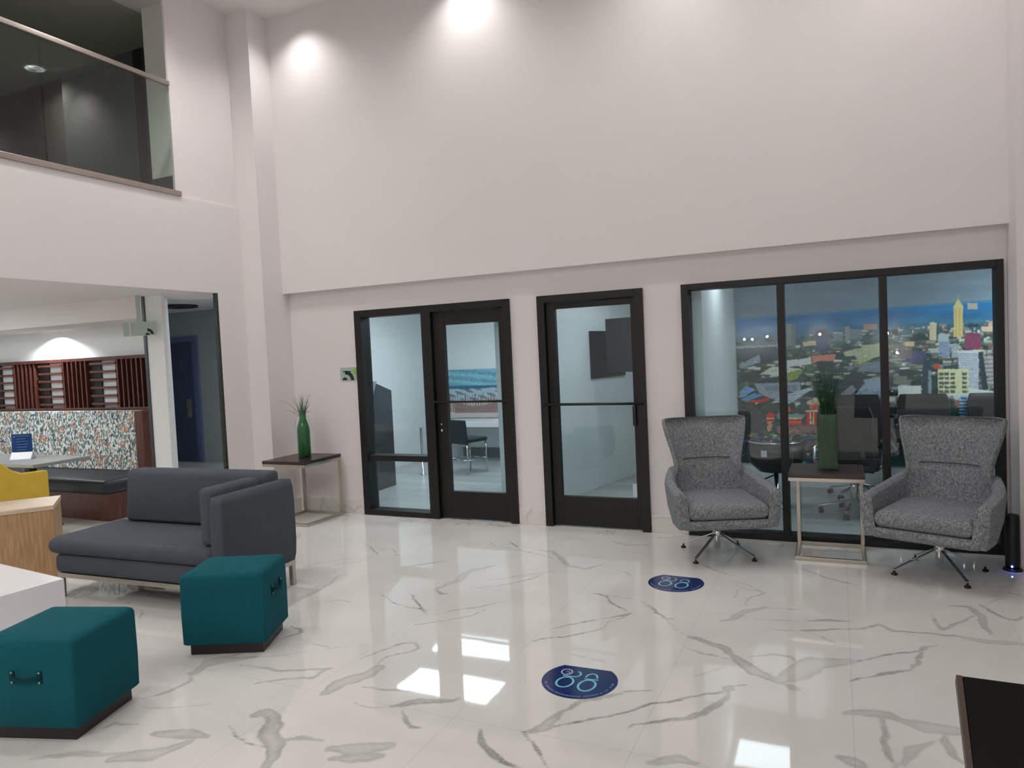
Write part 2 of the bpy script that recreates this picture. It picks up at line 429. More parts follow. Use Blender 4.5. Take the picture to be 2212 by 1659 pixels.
V(.022,.28,(1165,1189),(1192,1191),(1217,1210),(1230,1223),(1263,1229),(1306,1218)); V(T,.4,(1100,1246),(1168,1237),(1203,1233)); V(T,.35,(1100,1263),(1150,1250),(1190,1234))
V(T,.35,(1330,1231),(1352,1237),(1371,1245)); V(T,.4,(1344,1185),(1360,1192),(1379,1195)); V(.008,.35,(1206,1168),(1244,1162),(1284,1169)); V(.03,.2,(1322,1169),(1358,1177),(1400,1178))
V(.03,.42,(1492,1377),(1517,1381),(1565,1403),(1591,1420)); V(.05,.38,(1591,1420),(1628,1450),(1679,1470)); V(.07,.28,(1679,1468),(1720,1458),(1757,1432),(1833,1428))
V(.014,.3,(1620,1417),(1664,1413),(1705,1420),(1730,1439)); V(.008,.4,(1479,1398),(1521,1413),(1591,1428)); V(.02,.3,(1690,1475),(1730,1492))
V(.03,.28,(1562,1342),(1584,1339),(1606,1321),(1657,1313)); V(T,.4,(1657,1314),(1741,1316)); V(.008,.4,(1598,1270),(1653,1280),(1617,1292),(1612,1310)); V(.006,.4,(1576,1251),(1620,1266),(1653,1280)); V(T,.35,(1584,1290),(1600,1272))
V(T,.4,(1635,1338),(1730,1342)); V(.016,.36,(1740,1341),(1790,1339),(1844,1341)); V(.014,.42,(1730,1364),(1785,1359),(1843,1360)); V(T,.35,(1664,1358),(1752,1367)); V(.008,.4,(1752,1367),(1804,1391),(1840,1393))
V(.014,.4,(1846,1361),(1899,1350),(1929,1362),(2024,1371),(2098,1376)); V(.03,.25,(2060,1372),(2140,1388),(2212,1391)); V(T,.35,(1960,1370),(2010,1382))
V(.009,.6,(1833,1435),(1914,1417),(1984,1406),(2000,1398),(2028,1397)); V(.02,.4,(1984,1400),(2000,1397))
V(.014,.42,(1991,1406),(1987,1428),(1958,1446)); V(.016,.5,(1958,1446),(1914,1453),(1877,1464)); V(.008,.6,(1877,1464),(1833,1472))
V(.024,.33,(2053,1308),(2098,1311),(2123,1340),(2138,1369)); V(.014,.35,(2009,1330),(2024,1346),(2039,1362),(2075,1345),(2095,1330))
V(.016,.42,(2116,1306),(2171,1336),(2193,1340),(2212,1332)); V(T,.4,(2127,1307),(2150,1298),(2171,1294)); V(.01,.4,(2156,1275),(2182,1281),(2212,1286))
V(.035,.34,(1822,1540),(1896,1542),(1960,1556)); V(.05,.28,(1950,1556),(2010,1572),(2083,1582)); V(.016,.4,(1903,1549),(1910,1585),(1918,1622),(1929,1659)); V(.022,.3,(1947,1655),(1973,1618),(2017,1604)); V(.02,.35,(2039,1592),(2060,1626),(2075,1645))
V(.03,.38,(1812,1634),(1835,1640),(1868,1659)); V(.012,.28,(1492,1211),(1547,1233),(1584,1244)); V(.014,.34,(1730,1228),(1785,1248),(1855,1264))
V(.03,.3,(1400,1646),(1466,1641),(1500,1650)); V(.05,.32,(238,1642),(330,1630),(400,1606)); V(.04,.34,(440,1592),(389,1583),(330,1584)); V(.012,.35,(213,1575),(250,1560),(290,1566)); V(T,.5,(305,1317),(303,1335),(297,1345))
V(T,.3,(1490,1380),(1430,1330),(1380,1300)); V(.008,.3,(300,1525),(360,1530),(450,1522)); V(.02,.25,(60,1640),(180,1625),(290,1632)); V(.008,.35,(700,1300),(730,1295),(760,1300))
V(T,.3,(640,1380),(720,1400),(760,1395)); V(.012,.25,(660,1290),(700,1270),(730,1245)); V(T,.35,(1230,1410),(1300,1428),(1310,1436)); V(T,.3,(1500,1460),(1560,1440))

def build_floor():
    gx0, gx1, gy0, gy1, st = -4.6, 1.2, 1.7, 6.0, .0135
    nx, ny = int((gx1-gx0)/st)+1, int((gy1-gy0)/st)+1
    xs = np.linspace(gx0, gx1, nx); ys = np.linspace(gy0, gy1, ny)
    X, Y = np.meshgrid(xs, ys); P = np.stack([X.ravel(), Y.ravel()], 1)
    # gentle waviness of the veins
    def wav(P, s, a):
        return np.stack([a*np.sin(P[:, 1]*s*1.3+1.1*np.sin(P[:, 0]*s*.9)+.4), a*np.sin(P[:, 0]*s*1.1+1.7*np.sin(P[:, 1]*s*.7)+2.)], 1)
    Q = P + wav(P, 17, .008) + wav(P, 43, .0035)
    best = np.full(len(P), 1.0); dark = np.zeros(len(P))
    for w, d, pts in VE:
        w = w*1.05
        x0 = min(p[0] for p in pts)-.16; x1 = max(p[0] for p in pts)+.16; y0 = min(p[1] for p in pts)-.16; y1 = max(p[1] for p in pts)+.16
        m = np.where((Q[:, 0] > x0) & (Q[:, 0] < x1) & (Q[:, 1] > y0) & (Q[:, 1] < y1))[0]
        if len(m) == 0: continue
        q = Q[m]; dist = np.full(len(m), 9.)
        L = sum(np.linalg.norm(b-a) for a, b in zip(pts[:-1], pts[1:])); acc = 0
        for a, b in zip(pts[:-1], pts[1:]):
            ab = b-a; l = np.linalg.norm(ab)
            t = np.clip(((q-a)@ab)/(l*l), 0, 1); dd = np.linalg.norm(q-(a+t[:, None]*ab), axis=1)
            s = (acc+t*l)/L; taper = .45+.55*np.sin(PI*np.clip(s, .04, .96))
            dist = np.minimum(dist, dd-w*taper); acc += l
        upd = dist < best[m]
        bm_ = best[m]; bm_[upd] = dist[upd]; best[m] = bm_
        near = upd & (dist < .05)
        dm = dark[m]; dm[near] = d; dark[m] = dm
    sd = np.clip(.5 + best/.09*.5*.5*2, 0, 1)
    verts = np.zeros((nx*ny, 3)); verts[:, :2] = P
    idx = np.arange(nx*ny).reshape(ny, nx)
    fa = np.stack([idx[:-1, :-1].ravel(), idx[:-1, 1:].ravel(), idx[1:, 1:].ravel(), idx[1:, :-1].ravel()], 1)
    ox = [(-13, gx0, BACK, 6.25), (gx1, 5, BACK, 6.25), (gx0, gx1, BACK, gy0), (gx0, gx1, gy1, 6.25)]
    ev = []; ef = []
    for a, b, c, d in ox:
        n = nx*ny+len(ev); ev += [(a, c, 0), (b, c, 0), (b, d, 0), (a, d, 0)]; ef.append((n, n+1, n+2, n+3))
    # side rim so the slab has depth
    AV = np.concatenate([verts, np.array(ev)]); AF = np.concatenate([fa, np.array(ef)])
    me = bpy.data.meshes.new('floor'); me.vertices.add(len(AV)); me.vertices.foreach_set('co', AV.ravel())
    me.loops.add(AF.size); me.loops.foreach_set('vertex_index', AF.ravel().astype(np.int32))
    me.polygons.add(len(AF)); me.polygons.foreach_set('loop_start', np.arange(0, AF.size, 4, dtype=np.int32))
    me.update(calc_edges=True)
    a = me.color_attributes.new('vein', 'FLOAT_COLOR', 'POINT')
    c = np.ones((len(AV), 4), np.float32); c[:, 0] = 1; c[:, 1] = 0; c[:, 2] = 1
    c[:nx*ny, 0] = sd; c[:nx*ny, 1] = dark; c[:nx*ny, 2] = 0
    a.data.foreach_set('color', c.ravel())
    me.materials.append(M['floor'])
    o = bpy.data.objects.new('floor', me); COL.objects.link(o); o['kind'] = 'structure'
build_floor()
struct('floor.001', MB().box(-13, 4.2, 6.2501, 12.2, -.12, 0.0), M['plank'])

# ------------------------------------------------------------------ walls
wf = MB()
wf.box(XC, XR, D1, YB, HS, ZC)
for a, b in ((XC, -4.618), (-2.82, -2.534), (-1.534, -1.199), (1.108, XR)): wf.box(a, b, D2, YB, 0, 2.163)
wf.box(XC, XR, D2, YB, 2.163, HS)
struct('wall_front', wf, M['wall'])
struct('wall_column', MB().box(XL, XC, YC, YB, 0, ZC).box(-6.0, XL, YC+.001, YB, 2.398, ZC), M['wall'])
wl = MB().box(-6.5, XL, BACK, YC, 2.398, 3.31).box(-5.81, XL, 5.445, YC, 0, 2.398).box(-5.815, XL-.03, 5.03, YC, 3.31, ZC)
struct('wall_left', wl, M['wall'])
wr = MB().box(XR, 1.45, 5.88, YB, 0, ZC).box(1.2, 1.45, 3.6, 5.88, 0, ZC)
struct('wall_right', wr, M['wall'])
struct('wall_side', MB().box(1.45, 5, 3.6, 3.75, 0, ZC).box(5, 5.15, BACK, 3.75, 0, ZC), M['wall'])
struct('wall_back', MB().box(-13, 5.15, BACK-.15, BACK, 0, ZC), M['wall'])
struct('wall_far', MB().box(-13.15, -13, BACK-.15, 6.2, 0, 3.1), M['wall'])
cl = MB()
SK = [(-1.8, -.85, -.3, .5), (-8.7, -6.4, -1.15, 0.0)]
struct('ceiling', MB().box(-6.5, 5.15, BACK-.15, YB, ZC, ZC+.15), M['ceil'])
# marble skirting
sk = MB()
for a, b in ((XC+.001, -4.622), (-2.816, -2.538), (-1.53, -1.203)): sk.box(a, b, D2-.014, D2-.001, 0, .155)
sk.box(XC+.001, XC+.014, YC, D2-.015, 0, .155).box(XL+.001, XC+.014, YC-.014, YC-.001, 0, .155)
struct('baseboard_front', sk, M['marblebase'], bevel=.003)

# office rooms behind the front wall
ROOMH = 2.42
struct('wall_office', MB().box(-6.25, -6.1, YB, 10.2, 0, ROOMH).box(-6.25, -1.2, 10.1, 10.25, 0, ROOMH)
       .box(-1.2, -1.06, YB, 8.6, 0, ROOMH), M['roomwall'])
pm = MB(); a0, a1 = Vector((-2.97, YB)), Vector((-2.2, 10.1)); dv = (a1-a0).normalized(); nv = Vector((dv.y, -dv.x))
pm.prism([tuple(a0), tuple(a1), tuple(a1-nv*.12), tuple(a0-nv*.12)], 0, ROOMH)
struct('wall_partition', pm, M['roomwall'])
struct('wall_mural', MB().box(-1.06, 3.05, 8.52, 8.66, 0, ROOMH).box(2.9, 3.05, YB, 8.52, 0, ROOMH), M['roomwall'])
struct('ceiling.001', MB().box(-6.25, 4.1, YB, 10.25, ROOMH, ROOMH+.1), M['ceil'])
# room beyond the left opening
struct('wall_corridor', MB().box(-13, -6.26, 9.0, 9.12, 0, 2.75).box(-6.31, -6.26, YB, 9.0, 0, 2.75), M['gwall'])
struct('wall_banquette', MB().box(-13, -7.3, 6.0, 6.12, 0, 2.75), M['roomwall'])
struct('wall_pier', MB().box(-6.435, -6.195, 5.12, 5.16, 0, 2.397), M['roomwall'])
struct('trim_1', MB().box(-6.475, -6.437, 5.11, 5.16, 0, 2.397), simple('dark_grey_metal_trim', (58, 64, 68), .4, var=.05))
struct('trim_2', MB().box(-5.80, -5.763, 5.415, 5.444, 0, 2.397), simple('dark_green_glass_edge', (36, 48, 48), .3, var=.05))
lc = MB().box(-13, -6.5, BACK, 5.199, 2.42, 2.72).box(-13, -6.5, 5.2, 9.1, 2.62, 2.72).box(-6.5, -6.0, 6.37, 9.1, 2.62, 2.72).prism([(-13, 5.2), (-6.42, 5.2), (-7.31, 5.99), (-13, 5.99)], 2.19, 2.62)
struct('ceiling.002', lc, M['ceil'])
# balcony level
struct('floor.002', MB().box(-12, -6.5, BACK, 6.3, 3.1, 3.30), M['dwall'])
struct('ceiling.003', MB().box(-12, -6.502, BACK, 6.3, ZC, ZC+.12), simple('grey_green_ceiling_paint', (168, 168, 158), .8, var=.04))
_xg = ony((138, 250), 5.9)[0]
struct('wall_balcony', MB().box(-12.1, -12, BACK, 6.3, 3.3, ZC).box(-12, _xg, 6.0, 6.12, 3.3, ZC), M['dwall2'])
struct('wall_stair', MB().box(_xg, -6.58, 5.9, 6.12, 3.3, ZC), M['dwall'])
struct('wall_landing', MB().box(-6.42, -5.816, 5.3, 5.42, 3.3, ZC), simple('pale_grey_landing_paint', (228, 227, 220), .8, var=.02))
struct('trim_3', MB().box(-6.56, -6.425, 5.27, 5.42, 3.3, 4.95), M['black'])
struct('trim_4', MB().box(-6.42, -5.816, 5.285, 5.299, 3.3, 3.61), M['dwall2'])

# ------------------------------------------------------------------ doors and window
def glazed_frame(name, bars, panes, loc_y=6.20):
    root = structe(name)
    f = MB()
    for x0, x1, z0, z1, yy0, yy1 in bars: f.box(x0, x1, yy0, yy1, z0, z1)
    f.build(name.split('_')[0]+'_frame', M['blackframe'], root, bevel=.003)
    for x0, x1, z0, z1 in panes:
        MB().box(x0, x1, 6.235, 6.243, z0, z1).build('glass_pane', M['glass'], root)
    return root
Y0, Y1 = 6.165, 6.33
d1 = glazed_frame('door_1', [(-4.618, -4.535, 0, 2.163, Y0, Y1), (-3.80, -3.69, 0, 2.09, Y0, Y1), (-2.895, -2.82, 0, 2.163, Y0, Y1),
    (-4.535, -2.895, 2.09, 2.163, Y0, Y1), (-4.535, -3.80, 0, .055, Y0, Y1), (-4.535, -3.80, .575, .635, Y0+.02, Y1)],
    [(-4.537, -3.798, .05, .58), (-4.537, -3.798, .63, 2.092)])
def leaf(root, x0, x1, gx0, gx1, gz0, gz1, ztop, hz=1.19, bar=None):
    lf = MB().box(x0, gx0, 6.205, 6.26, .012, ztop).box(gx1, x1, 6.205, 6.26, .012, ztop).box(gx0, gx1, 6.205, 6.26, .012, gz0).box(gx0, gx1, 6.205, 6.26, gz1, ztop)
    o = lf.build('door_leaf', M['blackframe'], root, bevel=.003)
    MB().box(gx0-.002, gx1+.002, 6.23, 6.238, gz0-.002, gz1+.002).build('glass_pane', M['glass'], o)
    b = MB().tube([(gx0-.13, 6.165, hz), (gx1+.1, 6.165, hz)], .0125, 10)
    b.tube([(gx0-.07, 6.165, hz), (gx0-.07, 6.206, hz)], .009, 8).tube([(gx1+.05, 6.165, hz), (gx1+.05, 6.206, hz)], .009, 8)
    b.build('push_bar', M['blackframe'], o, smooth=True)
    return o
lf1 = leaf(d1, -3.685, -2.90, -3.562, -2.955, .285, 1.955, 2.085)
l = MB().tube([(-3.64, 6.197, .90), (-3.64, 6.206, .90)], .016, 14).tube([(-3.64, 6.199, .96), (-3.64, 6.206, .96)], .009, 12); l.build('lock_cylinder', M['chrome'], lf1, smooth=True)
d2 = glazed_frame('door_2', [(-2.534, -2.46, 0, 2.163, Y0, Y1), (-1.608, -1.534, 0, 2.163, Y0, Y1), (-2.46, -1.608, 2.095, 2.163, Y0, Y1)], [])
lf2 = leaf(d2, -2.456, -1.612, -2.372, -1.655, .285, 2.035, 2.09, 1.15)
MB().box(-1.66, -1.63, 6.17, 6.204, .95, 1.13).build('latch_box', M['black'], lf2, bevel=.004)
l = MB().tube([(-1.595, 6.19, 1.07), (-1.595, 6.2045, 1.07)], .008, 12); l.build('lock_cylinder', M['chrome'], lf2, smooth=True)
MB().box(-1.70, -1.66, 6.2325, 6.2345, .30, .42).build('sticker', M['white'], lf2)
win = glazed_frame('window_1', [(-1.199, -1.137, 0, 2.163, Y0, Y1), (-.432, -.378, .05, 2.11, Y0, Y1), (.31, .362, .05, 2.11, Y0, Y1), (1.062, 1.108, 0, 2.163, Y0, Y1),
    (-1.137, 1.062, 2.11, 2.163, Y0, Y1), (-1.137, 1.062, .0, .05, Y0, Y1)],
    [(-1.139, -.43, .048, 2.112), (-.38, .312, .048, 2.112), (.36, 1.064, .048, 2.112)])

# ------------------------------------------------------------------ balcony railing
rl = thing('glass_railing', 'glass balcony railing with satin steel handrail above the left wall', 'railing', (-5.79, 0, 3.31))
ys = [5.028-1.235*k for k in range(0, 10)]
for a, b in zip(ys[:-1], ys[1:]):
    MB().box(-.008, .008, b+.006, a-.002, .02, 1.06).build('glass_panel', M['railglass'], rl)
MB().box(-.02, .02, ys[-1], 5.028, 1.052, 1.095).build('handrail', M['steelrail'], rl, bevel=.004)
MB().box(-.035, .045, ys[-1], 5.065, .0005, .05).build('base_shoe', M['steelrail'], rl, bevel=.003)

# ------------------------------------------------------------------ sofa
F = thing('sofa', 'charcoal grey upholstered corner sofa on a thin steel frame', 'sofa', (-5.266, 3.29, 0), .05)
SW, SD = 1.62, .715
b = MB(); cushion(b, 0.0, SW-.115, .0, SD-.02, .19, .325, .02, .0); b.build('seat_base', M['sofa'], F, smooth=True)
b = MB(); cushion(b, -.03, SW-.12, -.015, SD-.10, .327, .45, .03, .012); b.build('seat_cushion', M['sofa'], F, smooth=True)
b = MB(); cushion(b, SW-.112, SW, -.01, SD, .19, .792, .013, 0.0); b.build('armrest', M['sofa'], F, smooth=True)
b = MB(); cushion(b, .28, SW-.113, SD-.015, SD+.10, .19, .77, .022, 0.0); b.build('backrest', M['sofa'], F, smooth=True)
def slabcush(x0, x1, z0, z1, y0, y1, lean=.0):
    rings = []
    for t, k in ((0, .03), (.12, .006), (.5, 0), (.88, .006), (1, .03)):
        y = y0+(y1-y0)*t
        ring = [(p[0], y+lean*(p[1]-z0), p[1]) for p in [(q[0], q[1]) for q in rbox((x0+x1)/2, (z0+z1)/2, x1-x0-2*k, z1-z0-2*k, 0, .035)]]
        rings.append(ring)
    return MB().loft(rings)
slabcush(.10, SW-.125, .452, .86, SD-.20, SD-.03, .10).build('back_cushion', M['sofa'], F, smooth=True)
rings = []
for t, k in ((0, .03), (.15, .006), (.5, 0), (.85, .006), (1, .03)):
    x = SW-.245+.125*t
    rings.append([(x, q[0], q[1]) for q in rbox((.03+SD-.21)/2, (.452+.845)/2, SD-.21-.03-2*k, .845-.452-2*k, 0, .035)])
MB().loft(rings).build('side_cushion', M['sofa'], F, smooth=True)
b = MB().box(.01, SW-.02, .005, .035, .155, .188).box(.01, SW-.02, SD-.035, SD-.005, .155, .188).box(.01, .04, .035, SD-.035, .155, .188).box(SW-.05, SW-.02, .035, SD-.035, .155, .188)
b.build('steel_frame', M['brushed'], F, bevel=.002)
for x in (.012, SW-.055):
    for y in (.007, SD-.045): MB().box(x, x+.035, y, y+.035, 0, .155).build('leg', M['brushed'], F, bevel=.002)

# ------------------------------------------------------------------ ottomans
def ottoman(x, y, r, w, d, h, label):
    t = thing('ottoman', label, 'ottoman', (x, y, 0), r, 'teal cube ottomans')
    MB().box(.03, w-.03, .03, d-.03, 0, .062).build('plinth', M['plinth'], t, bevel=.003)
    rr = []
    for z, k in ((.064, .008), (.072, 0), (h*.5, -.002), (h-.03, 0), (h-.012, .006), (h-.003, .02), (h+.003, .05), (h+.006, .12)):
        rr.append(rbox(w/2, d/2, w-2*k, d-2*k, z, .016 if k < .03 else .03))
    MB().loft(rr).build('upholstery', M['teal'], t, smooth=True)
    return t
def strap_handle(t, side, w, d, zc, name='handle'):
    o = MB()
    def P(a, n, z):   # a along the face, n outwards
        return (a, -n, z) if side == 'front' else ((-n, a, z) if side == 'left' else (w+n, a, z))
    c = w/2 if side == 'front' else d/2
    pts = [P(c-.075, .004, zc), P(c-.06, .012, zc), P(c-.03, .024, zc-.004), P(c, .028, zc-.006), P(c+.03, .024, zc-.004), P(c+.06, .012, zc), P(c+.075, .004, zc)]
    o.tube(pts, .009, 8)
    for s in (-1, 1): o.beam(P(c+s*.068, .003, zc-.028), P(c+s*.068, .003, zc+.028), .022, .006, up=(0, 1, 0) if side == 'front' else (1, 0, 0))
    h = o.build(name, M['tealtab'], t, smooth=False)
    for s in (-1, 1):
        for dz in (-.022, .022): MB().tube([P(c+s*.068, .004, zc+dz), P(c+s*.068, .009, zc+dz)], .005, 8).build('rivet', M['brushed'], h)
o1 = ottoman(-3.551, 1.851, .299, .46, .44, .470, 'teal cube ottoman nearest the camera, cut off by the left edge')
strap_handle(o1, 'front', .46, .44, .30)
o2 = ottoman(-3.428, 2.822, .418, .479, .40, .472, 'teal cube ottoman standing in front of the grey sofa')
strap_handle(o2, 'right', .479, .40, .33); strap_handle(o2, 'left', .479, .40, .33)

# ------------------------------------------------------------------ coffee table (white)
ct = thing('coffee_table', 'low white laminate coffee table in front of the grey sofa', 'table', (-4.322, 2.749, 0), .13)
ct.rotation_euler = (0, 0, -.11)
b = MB().box(-1.1, 0, -.75, 0, .05, .40); b.build('tabletop', M['whitelam'], ct, bevel=.004)
MB().box(-1.06, -.04, -.71, -.04, 0, .05).build('plinth', M['plinth'], ct, bevel=.003)

# ------------------------------------------------------------------ oak cabinet and yellow chair
A = np.array([-5.72, 3.59]); ang = math.atan2(.78, .63)
ob = thing('oak_console', 'light oak veneer console block beside the yellow armchair', 'console', (A[0], A[1], 0), ang)
MB().box(-1.1, 0, 0, .03, 0, .565).box(-.03, 0, .03, .50, 0, .565).box(-1.1, -1.07, .03, .50, 0, .565).box(-1.07, -.03, .47, .50, 0, .565).build('carcass', M['oak'], ob, bevel=.003)
MB().box(-1.105, .005, -.005, .505, .566, .602).build('top', M['oaktop'], ob, bevel=.003)
yc = thing('armchair', 'bright yellow upholstered armchair at the left edge behind the oak console', 'armchair', (-7.50, 4.20, 0), 2.63)
b = MB(); cushion(b, -.33, .33, -.30, .34, .27, .45, .04, .01); b.build('seat', M['yellow'], yc, smooth=True)
for s in (-1,):
    rg = []
    for y, zt in ((-.39, .715), (-.36, .725), (-.18, .72), (-.10, .76), (.04, .90), (.22, 1.02), (.42, 1.06)):
        rg.append([(s*.335, y, .24), (s*.41, y, .26), (s*.425, y, zt-.04), (s*.41, y, zt), (s*.36, y, zt), (s*.34, y, zt-.03)])
    MB().loft(rg).build('armrest', M['yellow'], yc, bevel=.015)
rg = []
for z, y, w in ((.24, .30, .33), (.6, .36, .335), (.85, .42, .34), (.93, .45, .30)):
    rg.append([(-w, y, z), (w, y, z), (w, y+.10, z), (-w, y+.10, z)])
MB().loft(rg).build('backrest', M['yellow'], yc, bevel=.02)
for sx in (-.3, .3):
    for sy in (-.28, .38): MB().tube([(sx, sy, .27), (sx*1.08, sy*1.05, 0)], .016, 10, taper=[1, .7]).build('leg', M['black'], yc, smooth=True)

# ------------------------------------------------------------------ banquette area
bq = thing('banquette', 'long banquette with speckled fabric back and dark seat against the wall', 'banquette', (0, 0, 0))
MB().box(-12.9, -7.30, 5.19, 5.74, 0, .30).build('base', M['redwood'], bq, bevel=.004)
b = MB(); cushion(b, -12.9, -7.27, 5.13, 5.74, .302, .455, .03, .008); b.build('seat', M['stool'], bq, smooth=True)
rg = [[(x, y, z) for x, y, z in ((-12.9, 5.745+dy, .46), (-12.9, 5.80+dy, 1.17), (-12.9, 5.88, 1.17), (-12.9, 5.88, .46))] for dy in (0,)]
b = MB().prism([(5.745, .457), (5.80, 1.17), (5.885, 1.17), (5.885, .457)], -12.9, -7.50, axis='x'); b.build('back_pad', M['pattern'], bq, bevel=.012)
MB().box(-7.495, -7.36, 5.72, 5.90, 0.457, 1.17).build('end_panel', M['redwood'], bq, bevel=.003)
sc = thing('slat_screen', 'dark cherry wood slat screen above the speckled banquette back', 'screen', (0, 0, 0))
sf = MB().box(-12.9, -7.36, 5.92, 5.99, 1.79, 1.83).box(-12.9, -7.36, 5.92, 5.99, 1.175, 1.20).box(-7.50, -7.36, 5.92, 5.99, 1.20, 1.79)
sf.build('frame', M['redwood'], sc, bevel=.002)
x = -7.50; k = 0
while x > -12.4:
    if k % 2 == 0:
        MB().box(x-.52, x, 5.975, 5.99, 1.20, 1.79).build('backing_panel', M['plinth'], sc)
        for j in range(6): MB().box(x-.52+.085*j, x-.52+.085*j+.022, 5.925, 5.974, 1.20, 1.79).build('vertical_slat', M['redwood'], sc)
        x -= .52
    else:
        for j in range(6): MB().box(x-.50, x, 5.925, 5.974, 1.235+.1*j, 1.262+.1*j).build('horizontal_slat', M['redwood'], sc)
        MB().box(x-.022, x, 5.925, 5.985, 1.20, 1.79).build('vertical_slat', M['redwood'], sc)
        MB().box(x-.50, x-.36, 5.9765, 5.99, 1.20, 1.79).build('backing_panel', M['plinth'], sc)
        x -= .50
    k += 1
bt = thing('cafe_table', 'grey topped cafe table in front of the speckled banquette', 'table', (-8.0, 4.78, 0))
MB().box(-.85, .60, -.30, .30, .705, .74).build('tabletop', M['greylam'], bt, bevel=.004)
MB().box(.02, .10, -.04, .04, .02, .704).build('post', M['black'], bt, bevel=.004)
fb = MB()
for a in range(4):
    an = a*PI/2+.5; fb.beam((.06, 0, .02), (.06+.28*math.cos(an), .28*math.sin(an), .012), .05, .02)
fb.build('foot', M['black'], bt)
cd = thing('table_card', 'blue card standing in a white holder on the cafe table', 'card', (-8.08, 4.79, .7405), .05)
cd.rotation_euler = (0, 0, .5)
MB().prism([(-.05, 0), (.05, 0), (.012, .085), (0.004, .085)], -.11, .11, axis='x').build('holder', M['white'], cd, bevel=.002)
c_ = MB().prism([(-.004, .05), (.004, .05), (.01, .27), (.002, .27)], -.105, .105, axis='x').build('card', M['cardblue'], cd)
tx = MB().box(-.08, -.06, -.0075, -.0052, .235, .255)
for j in range(6): tx.box(-.05, -.05+(.13, .10, .12, .12, .11, .09)[j], -.0075, -.0052, .245-.03*j, .252-.03*j)
tx.build('printed_lines', M['paleprint'], c_)

# navy door at the end of the corridor
dd = structe('door_3')
q0 = ony((362, 735), 8.98); q1 = ony((433, 728), 8.98)
xa, xb, zt = -11.05, -10.06, 2.19
MB().box(xa, xb, 8.955, 8.999, 0, zt).build('door_frame', M['navyframe'], dd, bevel=.004)
dl = MB().box(xa+.10, xb-.10, 8.93, 8.954, .01, zt-.10).build('door_leaf', M['navydoor'], dd, bevel=.003)
MB().box(xb-.27, xb-.17, 8.921, 8.9295, .78, 1.10).build('push_plate', M['brushed'], dl, bevel=.002)
# ceiling vent, dark ring
cv = thing('ceiling_vent', 'round dark ceiling air vent beyond the white pier', 'vent', (-9.3, 8.0, 2.6195))
for r0 in (.24, .16, .08):
    MB().lathe([(r0, 0), (r0+.03, -.006), (r0+.045, -.03), (r0+.02, -.034), (r0, -.01)], n=36).build('ring', M['dvent'], cv, smooth=True)
# hanging sign in opening
hs = thing('projecting_sign', 'small grey green sign projecting by the white pier, dark arcs printed', 'sign', (-6.36, 4.98, 2.06))
hs.rotation_euler = (0, 0, .35)
MB().box(-.17, .17, -.004, .004, -.07, .07).build('panel', M['signgrey'], hs, bevel=.002)
MB().box(-.10, -.09, -.0065, -.0045, -.07, .07).build('edge_strip', M['white'], hs)
ar = MB()
def arc(mb, cx, cz, r, w, a0, a1, y0, y1, n=12):
    po = [(cx+(r+w)*math.cos(a0+(a1-a0)*k/n), cz+(r+w)*math.sin(a0+(a1-a0)*k/n)) for k in range(n+1)]
    pi = [(cx+r*math.cos(a0+(a1-a0)*k/n), cz+r*math.sin(a0+(a1-a0)*k/n)) for k in range(n, -1, -1)]
    pts = po+pi
    for k in range(n):
        mb.prism([po[k], po[k+1], pi[n-k-1], pi[n-k]], y0, y1, axis='y')
arc(ar, .085, -.068, .0, .025, .2, PI-.2, -.0065, -.0045); arc(ar, .085, -.068, .04, .028, .15, PI*.5, -.0065, -.0045)
ar.build('arc_print', M['signdark'], hs)
MB().box(-.02, .02, -.004, .004, .0705, .336).build('hanger', M['signgrey'], hs)

# ------------------------------------------------------------------ side tables
def side_table(x0, x1, y0, y1, label):
    t = thing('side_table', label, 'side table', (x0, y0, 0), 0, 'dark topped side tables on steel frames')
    w, d, z = x1-x0, y1-y0, .655
    MB().box(0, w, 0, d, z-.032, z).build('tabletop', M['espresso'], t, bevel=.002)
    s = .028
    f = MB()
    f.box(.0, w, .002, .002+s, z-.06, z-.033).box(.0, w, d-s-.002, d-.002, z-.06, z-.033).box(0, s, .002+s, d-s-.002, z-.06, z-.033).box(w-s, w, .002+s, d-s-.002, z-.06, z-.033)
    f.build('top_rail', M['brushed'], t, bevel=.002)
    for x in (.03, w-s): MB().box(x, x+s, d-s-.002, d-.002, s, z-.06).build('post', M['brushed'], t, bevel=.002)
    g = MB().box(.03, w, 0, s, 0, s).box(.03, w, d-s-.002, d-.002, 0, s).box(.03, .03+s, s, d-s-.002, 0, s).box(w-s, w, s, d-s-.002, 0, s)
    g.build('floor_rail', M['brushed'], t, bevel=.002)
    return t
side_table(-.352, .166, 5.655, 6.13, 'dark topped side table between the two grey wing chairs')
side_table(-5.40, -4.85, 5.54, 6.12, 'dark topped side table in the corner behind the sofa')

